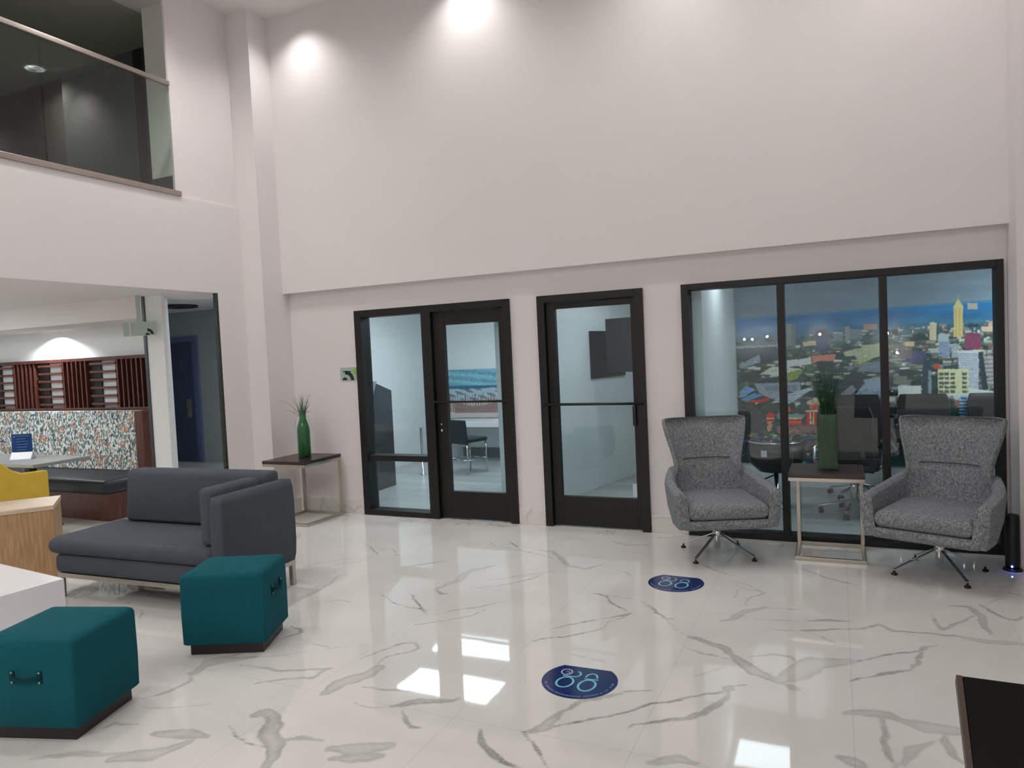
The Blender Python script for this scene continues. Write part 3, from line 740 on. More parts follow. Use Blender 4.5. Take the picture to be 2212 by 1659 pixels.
def blades(mb, n, zb, ztop, spread, rad, long=()):
    for i in range(n):
        a = random.uniform(0, 2*PI); r = random.uniform(0, rad); h = random.uniform(.35, 1)*(ztop-zb)
        s = random.uniform(.2, 1)*spread
        p = [(r*math.cos(a)+s*t*t*math.cos(a), r*math.sin(a)+s*t*t*math.sin(a), zb+h*t) for t in (0, .35, .7, 1)]
        mb.tube(p, .0022, 4, taper=[1, .9, .6, .2], cap=False)
    for (dx, dy, dz) in long:
        p = [(dx*t, dy*t, zb+dz*(2.0*t-1.0*t*t)) if dz > 0 else (dx*t, dy*t, zb+.09*math.sin(min(1, t*1.6)*PI/2)+dz*t*t) for t in (0, .15, .3, .45, .6, .75, .9, 1)]
        mb.tube(p, .0022, 4, taper=[1, 1, 1, .9, .8, .6, .4, .2], cap=False)
v1 = thing('grass_vase', 'round glass vase of green leaves and wispy grass on the corner table', 'vase', (-5.06, 5.80, .6555))
MB().lathe([(.066, 0), (.07, .004), (.07, .012), (.069, .30), (.058, .355), (.045, .385), (.047, .40), (.044, .40), (.042, .385), (.055, .352), (.066, .298), (.066, .012)], n=32).build('glass_body', M['vaseglass'], v1, smooth=True)
MB().lathe([(.05, .0145), (.062, .03), (.062, .29), (.052, .345), (.038, .38), (.03, .46), (.02, .50)], n=24).build('leaf_wrap', M['leaf'], v1, smooth=True)
MB().lathe([(.066, 0.0005), (.0645, .014)], n=24).build('base_disc', M['black'], v1)
b = MB(); blades(b, 70, .40, .68, .09, .03, [(-.33, .02, .20), (-.20, -.03, .10), (.15, -.02, -.22), (.10, .03, -.02), (-.13, .0, -.20)])
b.build('grass', M['blade'], v1)
v2 = thing('grass_vase', 'square green glass vase of grass on the table between the wing chairs', 'vase', (-.075, 5.86, .6555))
rg = [rbox(0, 0, .145, .145, z, .012) for z in (0, .43)]
b = MB().loft(rg, cap=False); i0 = [rbox(0, 0, .133, .133, z, .01) for z in (.43, .012)]
b = MB().loft([rbox(0, 0, .15, .15, 0, .012), rbox(0, 0, .146, .146, .43, .012), rbox(0, 0, .134, .134, .43, .01), rbox(0, 0, .137, .137, .014, .01)])
b.build('glass_body', M['vaseglass'], v2)
rg = []
for k in range(15):
    z = .016+.40*k/14; rg.append([(p[0]*(1+.03*math.sin(k*2.1)), p[1]*(1+.03*math.cos(k*1.7)), z) for p in rbox(0, 0, .122, .122, z, .02)])
MB().loft(rg).build('leaf_wrap', M['leafr'], v2, smooth=True)
b = MB(); blades(b, 90, .41, .76, .12, .045, [(.14, .02, .02), (-.12, .03, .10), (-.08, -.08, .16)])
b.build('grass', M['leafr'], v2)

# ------------------------------------------------------------------ wing chairs
def wing_chair(label, loc, rz):
    t = thing('wing_chair', label, 'armchair', loc, rz, 'grey tweed swivel wing chairs')
    def ip(tab, z):
        for (a, va), (b_, vb) in zip(tab[:-1], tab[1:]):
            if z <= b_:
                k = (z-a)/(b_-a); k = k*k*(3-2*k) if False else k
                return va+(vb-va)*k
        return tab[-1][1]
    Wd = [(.28, .335), (.42, .345), (.55, .315), (.66, .272), (.78, .292), (.92, .335), (1.05, .352)]
    Yb = [(.28, .27), (.42, .31), (.66, .36), (1.05, .47)]
    Cu = [(.28, .06), (.55, .12), (.66, .15), (.85, .16), (1.05, .15)]
    zs = [.30, .38, .46, .54, .60, .66, .72, .80, .88, .96, 1.02, 1.055]
    ns = 14
    def pt(s, z, off):
        w, yb, cu = ip(Wd, z), ip(Yb, z), ip(Cu, z)
        x = w*math.sin(s*PI/2*.96)/math.sin(PI/2*.96); y = yb - cu*abs(s)**2.2
        th = .085 if z < 1.0 else .06
        if abs(s) > .8: th *= .75
        pz = z + (.012*abs(s)**3 if z > 1.0 else 0) - (.02*(1-abs(s)) if z > 1.04 else 0)
        if off: # inner side
            nx = s*.55; L = math.hypot(nx, 1); return (x-nx/L*th, y-th/L, pz)
        return (x, y, pz)
    rings = []
    for z in zs:
        ou = [pt(-1+2*k/ns, z, False) for k in range(ns+1)]
        inn = [pt(1-2*k/ns, z, True) for k in range(ns+1)]
        # the stitched fold at shoulder height
        if .69 < z < .75: inn = [(p[0], p[1]+.012, p[2]) for p in inn]
        rings.append(ou+inn)
    MB().loft(rings).build('backrest', M['tweed'], t, sub=1, smooth=True)
    fo = MB().tube([(-.19+.38*k/8, ip(Yb, .72)-.085-.001-.10*abs(-1+2*k/8)**2.2*.4, .722) for k in range(9)], .0035, 6)
    fo.build('seam', M['seam'], t, smooth=True)
    for s in (-1, 1):
        rg = []
        st = [(-.375, .535, .372), (-.365, .56, .385), (-.34, .572, .392), (-.15, .585, .396), (.05, .60, .385), (.18, .63, .355), (.29, .66, .31)]
        for i, (y, zt, xo) in enumerate(st):
            k = .012 if i == 0 else 0
            bx = max(0, y)*.35; rg.append([(s*(xo-.11+k), y, .292+k+bx*.3), (s*(xo-.028-k-bx), y, .292+k+bx*.3), (s*(xo-.012-k-bx*.3), y, .40), (s*(xo-k), y, zt-.045), (s*(xo-.008-k), y, zt-.014),
                       (s*(xo-.035), y, zt-k), (s*(xo-.060), y, zt-k), (s*(xo-.082+k), y, zt-.02), (s*(xo-.088+k), y, zt-.06), (s*(xo-.095+k), y, .40)])
        MB().loft(rg).build('armrest', M['tweed'], t, bevel=.010)
    rg = [rbox(0, -.02, .30, .32, .258, .10, 5), rbox(0, -.03, .50, .54, .266, .10, 5), rbox(0, -.04, .65, .65, .284, .06, 5), rbox(0, -.04, .69, .665, .302, .04, 5), rbox(0, -.04, .70, .668, .35, .03, 5), rbox(0, -.03, .62, .64, .353, .03, 5)]
    rg = [[(p[0]*(1-.55*max(0, p[1])), p[1] if p[1] < 0 else p[1]*.9, p[2]) for p in r_] for r_ in rg]
    MB().loft(rg).build('seat_base', M['tweed'], t, smooth=True)
    b = MB(); cushion(b, -.285, .285, -.375, .24, .354, .47, .03, .01); b.build('seat_cushion', M['tweed'], t, smooth=True)
    MB().lathe([(.016, .05), (.024, .055), (.026, .12), (.034, .15), (.034, .19), (.028, .20), (.028, .262)], n=24).build('pedestal', M['chrome'], t, smooth=True)
    for k in range(4):
        a = PI/4+k*PI/2
        c, s_ = math.cos(a), math.sin(a)
        lg = MB().beam((c*.024, s_*.024, .165), (c*.315, s_*.315, .034), .024, .010)
        lo = lg.build('leg', M['chrome'], t, bevel=.003)
        MB().lathe([(.02, 0), (.02, .012), (.008, .014), (.006, .036)], c=(c*.31, s_*.31), n=14).build('foot_pad', M['black'], lo, smooth=True)
    return t
wing_chair('grey tweed swivel wing chair left of the side table, nearer the doors', (-.885, 5.66, 0), .40)
wing_chair('grey tweed swivel wing chair right of the side table, beside the right wall', (.612, 5.60, 0), -.38)

# ------------------------------------------------------------------ slim black tower with blue light
tw = thing('tower_fan', 'slim black floor tower with a blue light beside the right wall', 'tower', (1.068, 5.80, 0))
MB().lathe([(.058, 0), (.06, .006), (.052, .016)], n=28).build('base', M['black'], tw, smooth=True)
MB().lathe([(.042, .0165), (.044, .05), (.044, .36), (.04, .385)], n=28).build('body', M['black'], tw, smooth=True)
MB().tube([(-.012, -.047, .035), (-.012, -.043, .035)], .006, 10).build('indicator_light', M['led'], tw)
wr_ = MB().tube([(1.135-.01, 5.76, .012), (1.14, 5.70, .006), (1.19, 5.66, .005), (1.19, 5.3, .005)], .004, 6)
co = wr_.build('power_cord', M['black'], None, smooth=True); tag(co, 'thin black cord on the floor by the right wall', 'cord')

# ------------------------------------------------------------------ floor decals
def decal(label, sc_, c, ang):
    t = thing('floor_decal', label, 'floor sticker', (c[0], c[1], 0.0006), ang, 'blue round floor stickers with footprints')
    R = .19*sc_
    a0, a1 = math.radians(120), math.radians(38)
    pts = [(R*math.cos(a0+(2*PI-(a0-a1))*k/60), R*math.sin(a0+(2*PI-(a0-a1))*k/60)) for k in range(61)]
    MB().prism(pts, 0, .0008).build('vinyl_disc', M['navy'], t)
    def ring(mb, cx, cy, rx, ry, w, a=0, b0=0, b1=2*PI, n=40):
        for k in range(n):
            q = []
            for kk, rr in ((k, 0), (k+1, 0), (k+1, 1), (k, 1)):
                th = b0+(b1-b0)*kk/n; ax, ay = (rx-w*rr)*math.cos(th), (ry-w*rr)*math.sin(th)
                q.append((cx+ax*math.cos(a)-ay*math.sin(a), cy+ax*math.sin(a)+ay*math.cos(a), .0012))
            mb.quad(*q)
    fp = MB()
    ring(fp, -.071, -.026, .046, .060, .011, -.25); ring(fp, .041, -.052, .046, .064, .011, -.25)
    ring(fp, .057, .034, .033, .046, .010, -.12, -.1, PI+.1)
    fp.quad((.022, .012, .0013), (.092, .004, .0013), (.093, .014, .0013), (.023, .022, .0013))
    ring(fp, -.030, .066, .034, .036, .009, -.2, -1.3, PI*.42)
    fp.quad((-.090, .038, .0013), (-.026, .030, .0013), (-.026, .040, .0013), (-.090, .048, .0013))
    fp.build('footprint_outline', M['cyan'], t)
    lp = MB(); ring(lp, -.074, .086, .031, .034, .007); ring(lp, -.070, .080, .013, .015, .004, 0, -2, 2.5)
    lp.build('swirl', M['lilac'], t)
    tx = MB()
    a = math.radians(190)
    while a < math.radians(352):
        st = random.uniform(.035, .075)
        if random.random() < .86:
            r0, r1 = R*.86, R*.92
            tx.quad((r0*math.cos(a), r0*math.sin(a), .0012), (r1*math.cos(a), r1*math.sin(a), .0012), (r1*math.cos(a+st*.7), r1*math.sin(a+st*.7), .0012), (r0*math.cos(a+st*.7), r0*math.sin(a+st*.7), .0012))
        a += st
    tx.build('curved_lettering', M['paleprint'], t)
    return t
decal('blue round floor sticker with footprints, nearest the camera', 1.0, onz((1252, 1470)), .22)
decal('blue round floor sticker with footprints in front of the wing chairs', 1.0, onz((1460, 1259)), .14)

# ------------------------------------------------------------------ wall sign
ws = thing('wall_sign', 'small green and white sign on the wall left of the glazed door', 'sign', (-4.748, D2-.001, 1.502))
MB().box(-.105, .105, -.006, 0, -.07, .07).build('panel', M['signgrey'], ws, bevel=.002)
b = MB().prism([(.105, .065), (.105, -.01), (.07, .0), (.045, .03), (.075, .045)], -.0078, -.0062, axis='y'); b.build('green_patch', M['signgreen'], ws)
b = MB(); arc(b, -.045, -.068, 0, .034, .25, PI-.15, -.0078, -.0062); arc(b, -.03, -.068, .062, .042, .0, PI*.55, -.0078, -.0062); b.build('arc_print', M['signdark'], ws)
b = MB()
for k in range(9): b.box(-.07+.0125*k, -.07+.0125*k+.008, -.0078, -.0062, .02, .032)
b.build('lettering', M['dvent'], ws)

# ------------------------------------------------------------------ slanted black panel, lower right
P0 = onz((2065, 1458), .92)
best = None
for i in range(10, 89):
    th = math.radians(i); d = np.array([.0, -math.cos(th), -math.sin(th)])
    for L in (.3, .45):
        px, py = proj(P0+d*L)
    e = None
    for L in np.linspace(.1, .9, 81):
        px, py = proj(P0+d*L)
        if py > 1659: e = abs(px-2092); break
    if e is not None and (best is None or e < best[0]): best = (e, th)
th = best[1]
lp = thing('slanted_panel', 'black slanted display panel with a brown edge, cut off at bottom right', 'display panel', tuple(P0))
lp.rotation_euler = (th-0.0, 0, -.02)
# local: -y runs down the slope
MB().box(.012, .62, -.62, 0, -.03, 0).build('display_face', M['lobbyblack'], lp, bevel=.002)
MB().box(0, .0115, -.62, 0, -.03, .002).build('edge_strip', M['brownedge'], lp, bevel=.001)
lp.rotation_euler = (th, 0, -.02)
MB().box(.28, .36, -.34, -.26, -.06, -.031).build('bracket', M['black'], lp)
Mw = Matrix.Translation(Vector(P0.tolist())) @ lp.rotation_euler.to_matrix().to_4x4()
pc = Mw @ Vector((.32, -.30, -.05))
pd = MB().box(pc.x-.04, pc.x+.04, pc.y-.04, pc.y+.04, .021, pc.z).box(pc.x-.2, pc.x+.2, pc.y-.2, pc.y+.2, 0, .02).build('pedestal', M['black'], lp)
pd.matrix_parent_inverse = Mw.inverted()

# ------------------------------------------------------------------ business centre behind door 1
kx0, kx1, ky0, ky1 = -5.88, -5.25, 7.26, 7.72
kk = thing('kiosk', 'dark machine with a glowing screen behind the door side glass', 'machine', (0, 0, 0))
MB().prism([(ky0+.06, .0), (ky1, .0), (ky1, 1.235), (ky0+.13, 1.345), (ky0+.02, 1.14), (ky0+.06, .86)], kx0, kx1, axis='x').build('cabinet', M['kiosk'], kk, bevel=.004)
MB().prism([(ky0+.125, 1.35), (ky0+.02, 1.15), (ky0+.055, .86), (ky0+.02, .86), (ky0-.02, 1.15), (ky0+.07, 1.37), (ky0+.14, 1.37)], kx0-.01, kx1+.01, axis='x').build('curved_trim', M['kioskfront'], kk, bevel=.003)
MB().box(kx0+.08, kx1-.06, ky0-.034, ky0-.026, 1.16, 1.28).build('screen', M['screen'], kk)
pp = thing('chrome_post', 'thin chrome post standing beside the dark machine', 'post', (-5.317, 8.49, 0))
MB().lathe([(.045, 0), (.045, .01), (.02, .012), (.02, .66), (.022, .67)], n=20).build('tube', M['chrome'], pp, smooth=True)
cn = thing('counter_desk', 'white wall counter under the beach painting', 'desk', (0, 0, 0))
MB().box(-5.6, -2.9, 9.5, 10.045, .55, .63).build('worktop', M['whitelam'], cn, bevel=.004)
MB().box(-5.6, -5.54, 9.53, 10.045, 0, .549).build('side_panel', M['whitelam'], cn)
MB().box(-5.52, -2.9, 10.06, 10.095, .0, .16).build('kickboard', simple('grey_kickboard', (120, 128, 130), .6), cn)
def bar_stool(label, loc, rz):
    t = thing('stool', label, 'stool', loc, rz, 'dark stools at the white counter')
    b = MB(); cushion(b, -.19, .19, -.19, .2, .44, .50, .02, .004); b.build('seat', M['stool'], t, smooth=True)
    MB().prism([(-.19, .42), (-.23, .76), (-.19, .76), (-.15, .42)], -.19, .19, axis='x').build('backrest', M['stool'], t, bevel=.012)
    for sx in (-.17, .17):
        for sy in (-.17, .18): MB().tube([(sx, sy, .44), (sx, sy, 0)], .011, 8).build('leg', M['chrome'], t, smooth=True)
    f = MB()
    for sy in (-.17, .18): f.tube([(-.17, sy, .2), (.17, sy, .2)], .008, 8)
    for sx in (-.17, .17): f.tube([(sx, -.17, .2), (sx, .18, .2)], .008, 8)
    f.build('stretcher', M['chrome'], t, smooth=True)
    return t
bar_stool('dark stool with chrome legs at the white counter, seen whole through the door', (-4.72, 8.75, 0), -.35)
bar_stool('dark stool at the white counter partly hidden by the right door stile', (-3.86, 8.7, 0), .0)

def paint_grid(name, mat, x0, x1, z0, z1, y, fn, step, parent=None, depth=.02):
    nx, nz = int((x1-x0)/step)+1, int((z1-z0)/step)+1
    xs = np.linspace(x0, x1, nx); zs = np.linspace(z0, z1, nz); X, Z = np.meshgrid(xs, zs)
    P = np.stack([X.ravel(), np.full(X.size, y), Z.ravel()], 1)
    col = fn(P)
    n = len(P); idx = np.arange(n).reshape(nz, nx)
    fa = np.stack([idx[:-1, :-1].ravel(), idx[:-1, 1:].ravel(), idx[1:, 1:].ravel(), idx[1:, :-1].ravel()], 1)
    ev = np.array([(x0, y+depth, z0), (x1, y+depth, z0), (x1, y+depth, z1), (x0, y+depth, z1)])
    c0, c1, c2, c3 = idx[0, 0], idx[0, -1], idx[-1, -1], idx[-1, 0]
    ef = np.array([(c0, n, n+1, c1), (c1, n+1, n+2, c2), (c2, n+2, n+3, c3), (c3, n+3, n, c0), (n, n+3, n+2, n+1)])
    AV = np.concatenate([P, ev]); AF = np.concatenate([fa, ef])
    me = bpy.data.meshes.new(name); me.vertices.add(len(AV)); me.vertices.foreach_set('co', AV.ravel())
    me.loops.add(AF.size); me.loops.foreach_set('vertex_index', AF.ravel().astype(np.int32))
    me.polygons.add(len(AF)); me.polygons.foreach_set('loop_start', np.arange(0, AF.size, 4, dtype=np.int32)); me.update(calc_edges=True)
    a = me.color_attributes.new('paint', 'FLOAT_COLOR', 'POINT')
    c = np.ones((len(AV), 4), np.float32); c[:n, :3] = col; c[n:, :3] = col.mean(0); a.data.foreach_set('color', c.ravel())
    me.materials.append(mat); o = bpy.data.objects.new(name, me); COL.objects.link(o)
    if parent: o.parent = parent
    return o
def s2l(c):
    c = np.clip(np.asarray(c, float), 0, 255)/255; return np.where(c <= .04045, c/12.92, ((c+.055)/1.055)**2.4)

# beach painting
def beach(P):
    u = (P[:, 0]+6.06)/1.2; v = (P[:, 2]-.64)/.775
    n = len(P); c = np.zeros((n, 3)); r = rng.normal(0, 1, n)
    w1 = .03*np.sin(u*9)+.02*np.sin(u*23+v*9)
    sky = v > .66
    c[:] = (206, 196, 188)
    c[sky] = (126, 182, 200); c[sky] += (18*np.sin(v[sky]*40+u[sky]*7)+8*r[sky])[:, None]
    sea = (~sky) & (v > .60+w1*.3); c[sea] = (62, 112, 138)
    surf = (~sky) & (~sea) & (v > .36+w1); c[surf] = (176, 196, 206); s2 = surf & (np.sin(u*31+v*50)+.7*np.sin(u*11-v*31) > .7); c[s2] = (112, 120, 134)
    fence = (v < .46+.05*np.sin(u*50)) & (v > .12) & (u > .25) & (np.abs((u*26) % 1-.5) < .2); c[fence] = (140, 112, 106)
    dune = (v < .30+.06*np.sin(u*7)) & (u > .35) & (v > .10); c[dune] = (150, 122, 118)
    c += 6*r[:, None]
    return s2l(c)
pt_ = thing('beach_painting', 'wide beach painting with fence and sea above the white counter', 'painting', (0, 0, 0))
paint_grid('canvas', M['art'], -6.06, -4.86, .64, 1.415, 10.06, beach, .012, pt_, .038)
MB().box(-4.858, -4.81, 10.05, 10.099, .64, 1.415).box(-6.092, -6.062, 10.05, 10.099, .64, 1.415).build('frame', M['whitelam'], pt_)

# screen on the wall arm in room behind door 2
tv = thing('wall_television', 'dark television tilted on a wall arm behind the second glazed door', 'television', (0, 0, 0))
wp = a0+dv*1.6
A1 = a0 + dv*1.05; A2 = a0 + dv*1.95
q = MB()
def wallpt(k, off, z):
    p = a0+dv*k+nv*off; return (p.x, p.y, z)
TVZ0, TVZ1 = 1.32, 1.86
def wbox(mb, k0, k1, o0, o1, z0, z1):
    pts = [wallpt(k0, o0, 0), wallpt(k1, o0, 0), wallpt(k1, o1, 0), wallpt(k0, o1, 0)]
    mb.prism([(p[0], p[1]) for p in pts], z0, z1); return mb
wbox(MB(), 1.66, 2.5, .002, .03, 1.30, 1.86).build('shadow_plate', M['tv'], tv, bevel=.003)  # dark sheet standing in for the shadow rectangle behind the television
wbox(MB(), 1.95, 2.0, .031, .26, 1.55, 1.60).build('arm', M['black'], tv)
l0, l1 = ony((1309, 745), 7.9), ony((1420, 745), 7.6)
b = MB(); ta, tb = Vector((l0[0], l0[1])), Vector((l1[0]+.2, l1[1])); td = (tb-ta).normalized(); tn = Vector((-td.y, td.x))
b.prism([tuple(ta), tuple(tb), tuple(tb+tn*.04), tuple(ta+tn*.04)], 1.375, 1.985); b.build('screen_panel', M['tv'], tv, bevel=.004)

# ------------------------------------------------------------------ mural of a city seen from the air
MX0, MX1, MY0, MY1 = 1560, 2260, 540, 1030
IMG = np.zeros((MY1-MY0, MX1-MX0, 3)); yy, xx = np.mgrid[MY0:MY1, MX0:MX1].astype(float)
hor = 689-.072*(xx-1590); dh = yy-hor
def vnoise(sx, sy, seed):
    r = np.random.default_rng(seed); h, w = IMG.shape[:2]; gh, gw = int(h/sy)+3, int(w/sx)+3
    g = r.random((gh, gw)); fy = (yy-MY0)/sy; fx = (xx-MX0)/sx; iy, ix = fy.astype(int), fx.astype(int); ty, tx = fy-iy, fx-ix
    ty = ty*ty*(3-2*ty); tx = tx*tx*(3-2*tx)
    return (g[iy, ix]*(1-ty)*(1-tx)+g[iy+1, ix]*ty*(1-tx)+g[iy, ix+1]*(1-ty)*tx+g[iy+1, ix+1]*ty*tx)
n_a, n_b, n_c = vnoise(60, 14, 1), vnoise(24, 8, 2), vnoise(8, 4, 3)
IMG[:] = np.array((112, 124, 132)); IMG += (-(dh+60)*.12)[..., None]*np.array((.9, .6, .5)); IMG += ((n_a-.5)*10)[..., None]
hill = dh > 0
hc = np.array((36, 94, 138))*1.0; k = np.clip(dh/60, 0, 1)[..., None]
hcol = hc*(1-k)+np.array((66, 96, 110))*k; hcol = hcol+((n_a-.5)*26+(n_b-.5)*14)[..., None]
IMG[hill] = hcol[hill]
edge = np.abs(dh) < 2.5; IMG[edge] = (74, 110, 134)
city = dh > 38
base = np.array((52, 66, 62))+((n_b-.5)*36+(n_c-.5)*30)[..., None]; base[(n_b > .55)] += (8, 12, 0)
kk_ = np.clip((dh-38)/50, 0, 1)[..., None]
IMG[city] = (IMG*(1-kk_)+base*kk_)[city]
def R_(x0, y0, x1, y1, c, sh=0):
    a, b, c0, d = int(x0-MX0), int(x1-MX0), int(y0-MY0), int(y1-MY0)
    a, b, c0, d = max(a, 0), min(b, IMG.shape[1]), max(c0, 0), min(d, IMG.shape[0])
    if b <= a or d <= c0: return
    IMG[c0:d, a:b] = c
def PG(pts, c):
    m = np.ones(IMG.shape[:2], bool) & False; px = np.array([p[0] for p in pts]); py = np.array([p[1] for p in pts]); n = len(pts); j = n-1
    for i in range(n):
        with np.errstate(divide='ignore', invalid='ignore'):
            cond = ((py[i] > yy) != (py[j] > yy)) & (xx < (px[j]-px[i])*(yy-py[i])/(py[j]-py[i]+1e-9)+px[i])
        m ^= cond; j = i
    IMG[m] = c
rr = random.Random(5)
pal = [(150, 154, 150), (172, 170, 160), (190, 188, 178), (128, 134, 138), (160, 150, 138), (110, 118, 122), (176, 160, 150), (200, 202, 198), (138, 104, 96)]
for i in range(1500):
    x = rr.uniform(1585, 2255); d = 45+(rr.random()**1.15)*290; y = 689-.072*(x-1590)+d
    dens = .45+.55*min(1, max(0, (x-1700)/250))
    if d < 80 and x < 1700: dens = .1
    if rr.random() > dens: continue
    s = .5+d/110; w, h = rr.uniform(3, 13)*s, rr.uniform(1.2, 3.4)*s
    if x > 1990: h *= rr.uniform(1, 2.6)
    c = pal[rr.randrange(len(pal))]; f = rr.uniform(.72, 1.05)
    R_(x, y-h, x+w, y, tuple(v*f for v in c)); R_(x, y, x+w, y+h*.8, tuple(v*f*.62 for v in c))
for i in range(420):   # tree clumps
    x = rr.uniform(1585, 2255); d = 48+rr.random()*280; y = 689-.072*(x-1590)+d
    if rr.random() < (x-1585)/800: continue
    s = .5+d/120; a, b_ = rr.uniform(5, 20)*s, rr.uniform(2, 5)*s
    m = ((xx-x)/a)**2+((yy-y)/b_)**2+(n_c-.5)*1.2 < 1; IMG[m] = np.array((34, 52, 52))*rr.uniform(.75, 1.25)
PG([(1588, 752), (1675, 744), (1690, 776), (1640, 784), (1590, 780)], (34, 54, 66)); PG([(1588, 748), (1680, 744), (1680, 747), (1588, 753)], (120, 136, 142))
PG([(1595, 788), (1640, 765), (1642, 782), (1600, 796)], (130, 136, 144)); PG([(1640, 808), (1668, 791), (1700, 792), (1734, 797), (1730, 806), (1690, 812)], (176, 178, 164)); PG([(1695, 806), (1735, 796), (1722, 818), (1700, 824)], (118, 126, 76))
# stadium
PG([(1628, 828), (1727, 824), (1729, 846), (1682, 846), (1690, 850), (1680, 866), (1640, 850)], (128, 134, 140)); PG([(1650, 834), (1722, 831), (1722, 842), (1655, 844)], (108, 114, 122)); PG([(1695, 852), (1750, 836), (1755, 840), (1705, 872), (1680, 880), (1660, 872)], (150, 154, 158))
PG([(1597, 846), (1612, 832), (1632, 842), (1600, 858)], (110, 142, 176)); PG([(1598, 862), (1630, 848), (1648, 854), (1610, 868)], (96, 124, 158)); R_(1690, 852, 1750, 853, (90, 92, 96))
PG([(1612, 868), (1660, 858), (1662, 864), (1640, 869)], (188, 64, 58))
# red brick halls
R_(1655, 893, 1672, 912, (192, 62, 50)); PG([(1654, 897), (1663, 886), (1673, 897)], (196, 70, 56)); R_(1655, 903, 1672, 905, (206, 186, 160)); R_(1657, 911, 1667, 930, (186, 130, 110)); PG([(1675, 895), (1690, 886), (1700, 890), (1700, 905), (1680, 906)], (96, 100, 104))
R_(1698, 904, 1732, 919, (188, 66, 60)); PG([(1700, 895), (1740, 894), (1734, 904), (1700, 904)], (112, 124, 116)); R_(1700, 903, 1732, 905, (204, 190, 160)); R_(1704, 912, 1730, 913, (206, 150, 130))
R_(1742, 889, 1764, 919, (196, 60, 50)); R_(1749, 890, 1752, 917, (206, 178, 140)); R_(1756, 890, 1759, 917, (206, 178, 140)); R_(1740, 886, 1766, 889, (190, 176, 150)); PG([(1741, 868), (1760, 858), (1790, 862), (1795, 873), (1745, 874)], (168, 150, 130)); R_(1748, 874, 1775, 884, (172, 90, 76)); R_(1700, 878, 1708, 890, (186, 78, 64))
PG([(1675, 921), (1765, 919), (1765, 940), (1680, 935)], (118, 92, 88))
PG([(1588, 870), (1630, 868), (1648, 905), (1652, 1005), (1588, 1005)], (56, 56, 54)); PG([(1648, 872), (1700, 868), (1700, 880), (1660, 890)], (40, 56, 48))
# lower part: street scene
for i in range(260):
    x = rr.uniform(1590, 1800); y = rr.uniform(935, 1003); R_(x, y, x+rr.uniform(3, 14), y+rr.uniform(2, 7), tuple(rr.uniform(.6, 1.1)*v for v in rr.choice([(66, 66, 64), (40, 56, 50), (120, 118, 112), (90, 70, 60), (96, 110, 130)])))
# mid distance landmarks
R_(1697, 699, 1719, 748, (98, 104, 108)); R_(1700, 699, 1710, 748, (116, 116, 112)); R_(1761, 710, 1788, 760, (36, 56, 84)); R_(1761, 714, 1786, 728, (28, 40, 62)); R_(1800, 720, 1822, 738, (110, 120, 126)); R_(1825, 705, 1835, 738, (128, 128, 124)); R_(1836, 700, 1837, 712, (60, 70, 90))
R_(1865, 700, 1895, 712, (150, 120, 112)); R_(1800, 718, 1820, 720, (190, 186, 172)); R_(1835, 711, 1862, 733, (104, 116, 120))
PG([(1755, 768), (1805, 764), (1802, 778), (1752, 781)], (174, 116, 108)); PG([(1700, 778), (1752, 772), (1752, 786), (1700, 792)], (190, 188, 180)); PG([(1732, 738), (1762, 735), (1762, 745), (1735, 748)], (186, 160, 140))
PG([(1840, 760), (1870, 745), (1905, 740), (1905, 768), (1855, 782)], (150, 152, 128)); PG([(1850, 785), (1870, 770), (1880, 776), (1862, 786)], (140, 150, 96)); PG([(1820, 760), (1850, 752), (1856, 766), (1826, 770)], (160, 158, 138))
PG([(1825, 812), (1860, 795), (1868, 840), (1838, 838), (1818, 824)], (32, 48, 54)); PG([(1870, 818), (1908, 812), (1908, 858), (1838, 862), (1860, 836)], (122, 130, 142)); PG([(1862, 782), (1908, 780), (1905, 804), (1850, 802)], (100, 110, 120)); PG([(1815, 850), (1840, 830), (1850, 842), (1820, 870)], (104, 104, 112))
# tall tower
R_(2060, 664, 2080, 728, (196, 164, 120)); PG([(2058, 664), (2069, 644), (2082, 664)], (200, 170, 128)); R_(2069, 636, 2070, 648, (190, 164, 130)); R_(2064, 668, 2066, 728, (168, 136, 100)); R_(2072, 668, 2074, 728, (170, 138, 100))
R_(2008, 697, 2023, 735, (186, 168, 142)); PG([(2008, 700), (2015, 694), (2024, 700)], (200, 184, 160)); R_(2026, 722, 2050, 742, (150, 160, 160)); R_(2085, 722, 2118, 755, (112, 62, 80)); R_(2088, 720, 2116, 724, (96, 56, 74)); R_(2135, 697, 2158, 716, (196, 150, 128)); R_(2120, 705, 2160, 716, (180, 160, 144)); R_(2090, 655, 2112, 668, (150, 144, 132))
R_(1950, 758, 2000, 782, (58, 62, 88)); PG([(1945, 752), (1960, 744), (1972, 755)], (110, 90, 70)); R_(1944, 755, 1970, 775, (84, 76, 82)); R_(2028, 738, 2052, 770, (118, 130, 148)); R_(2055, 745, 2072, 772, (140, 146, 148)); R_(1955, 738, 1975, 748, (190, 160, 130))
R_(2068, 757, 2115, 762, (196, 198, 198)); R_(2070, 762, 2114, 845, (158, 162, 166))
for y in range(764, 840, 5): R_(2070, y, 2112, y+1, (128, 134, 142))
R_(2026, 797, 2092, 852, (186, 182, 146)); R_(2026, 852, 2092, 855, (200, 200, 190))
for j in range(5):
    for i in range(5):
        if i != 3: R_(2028+i*12.5, 805+j*9.5, 2038+i*12.5, 811+j*9.5, (72, 76, 74))
R_(2018, 786, 2030, 797, (176, 80, 76)); PG([(2092, 838), (2170, 848), (2170, 856), (2092, 852)], (190, 192, 188)); R_(2125, 770, 2170, 830, (150, 140, 140))
for y in range(775, 830, 9): R_(2126, y, 2170, y+4, (104, 104, 108))
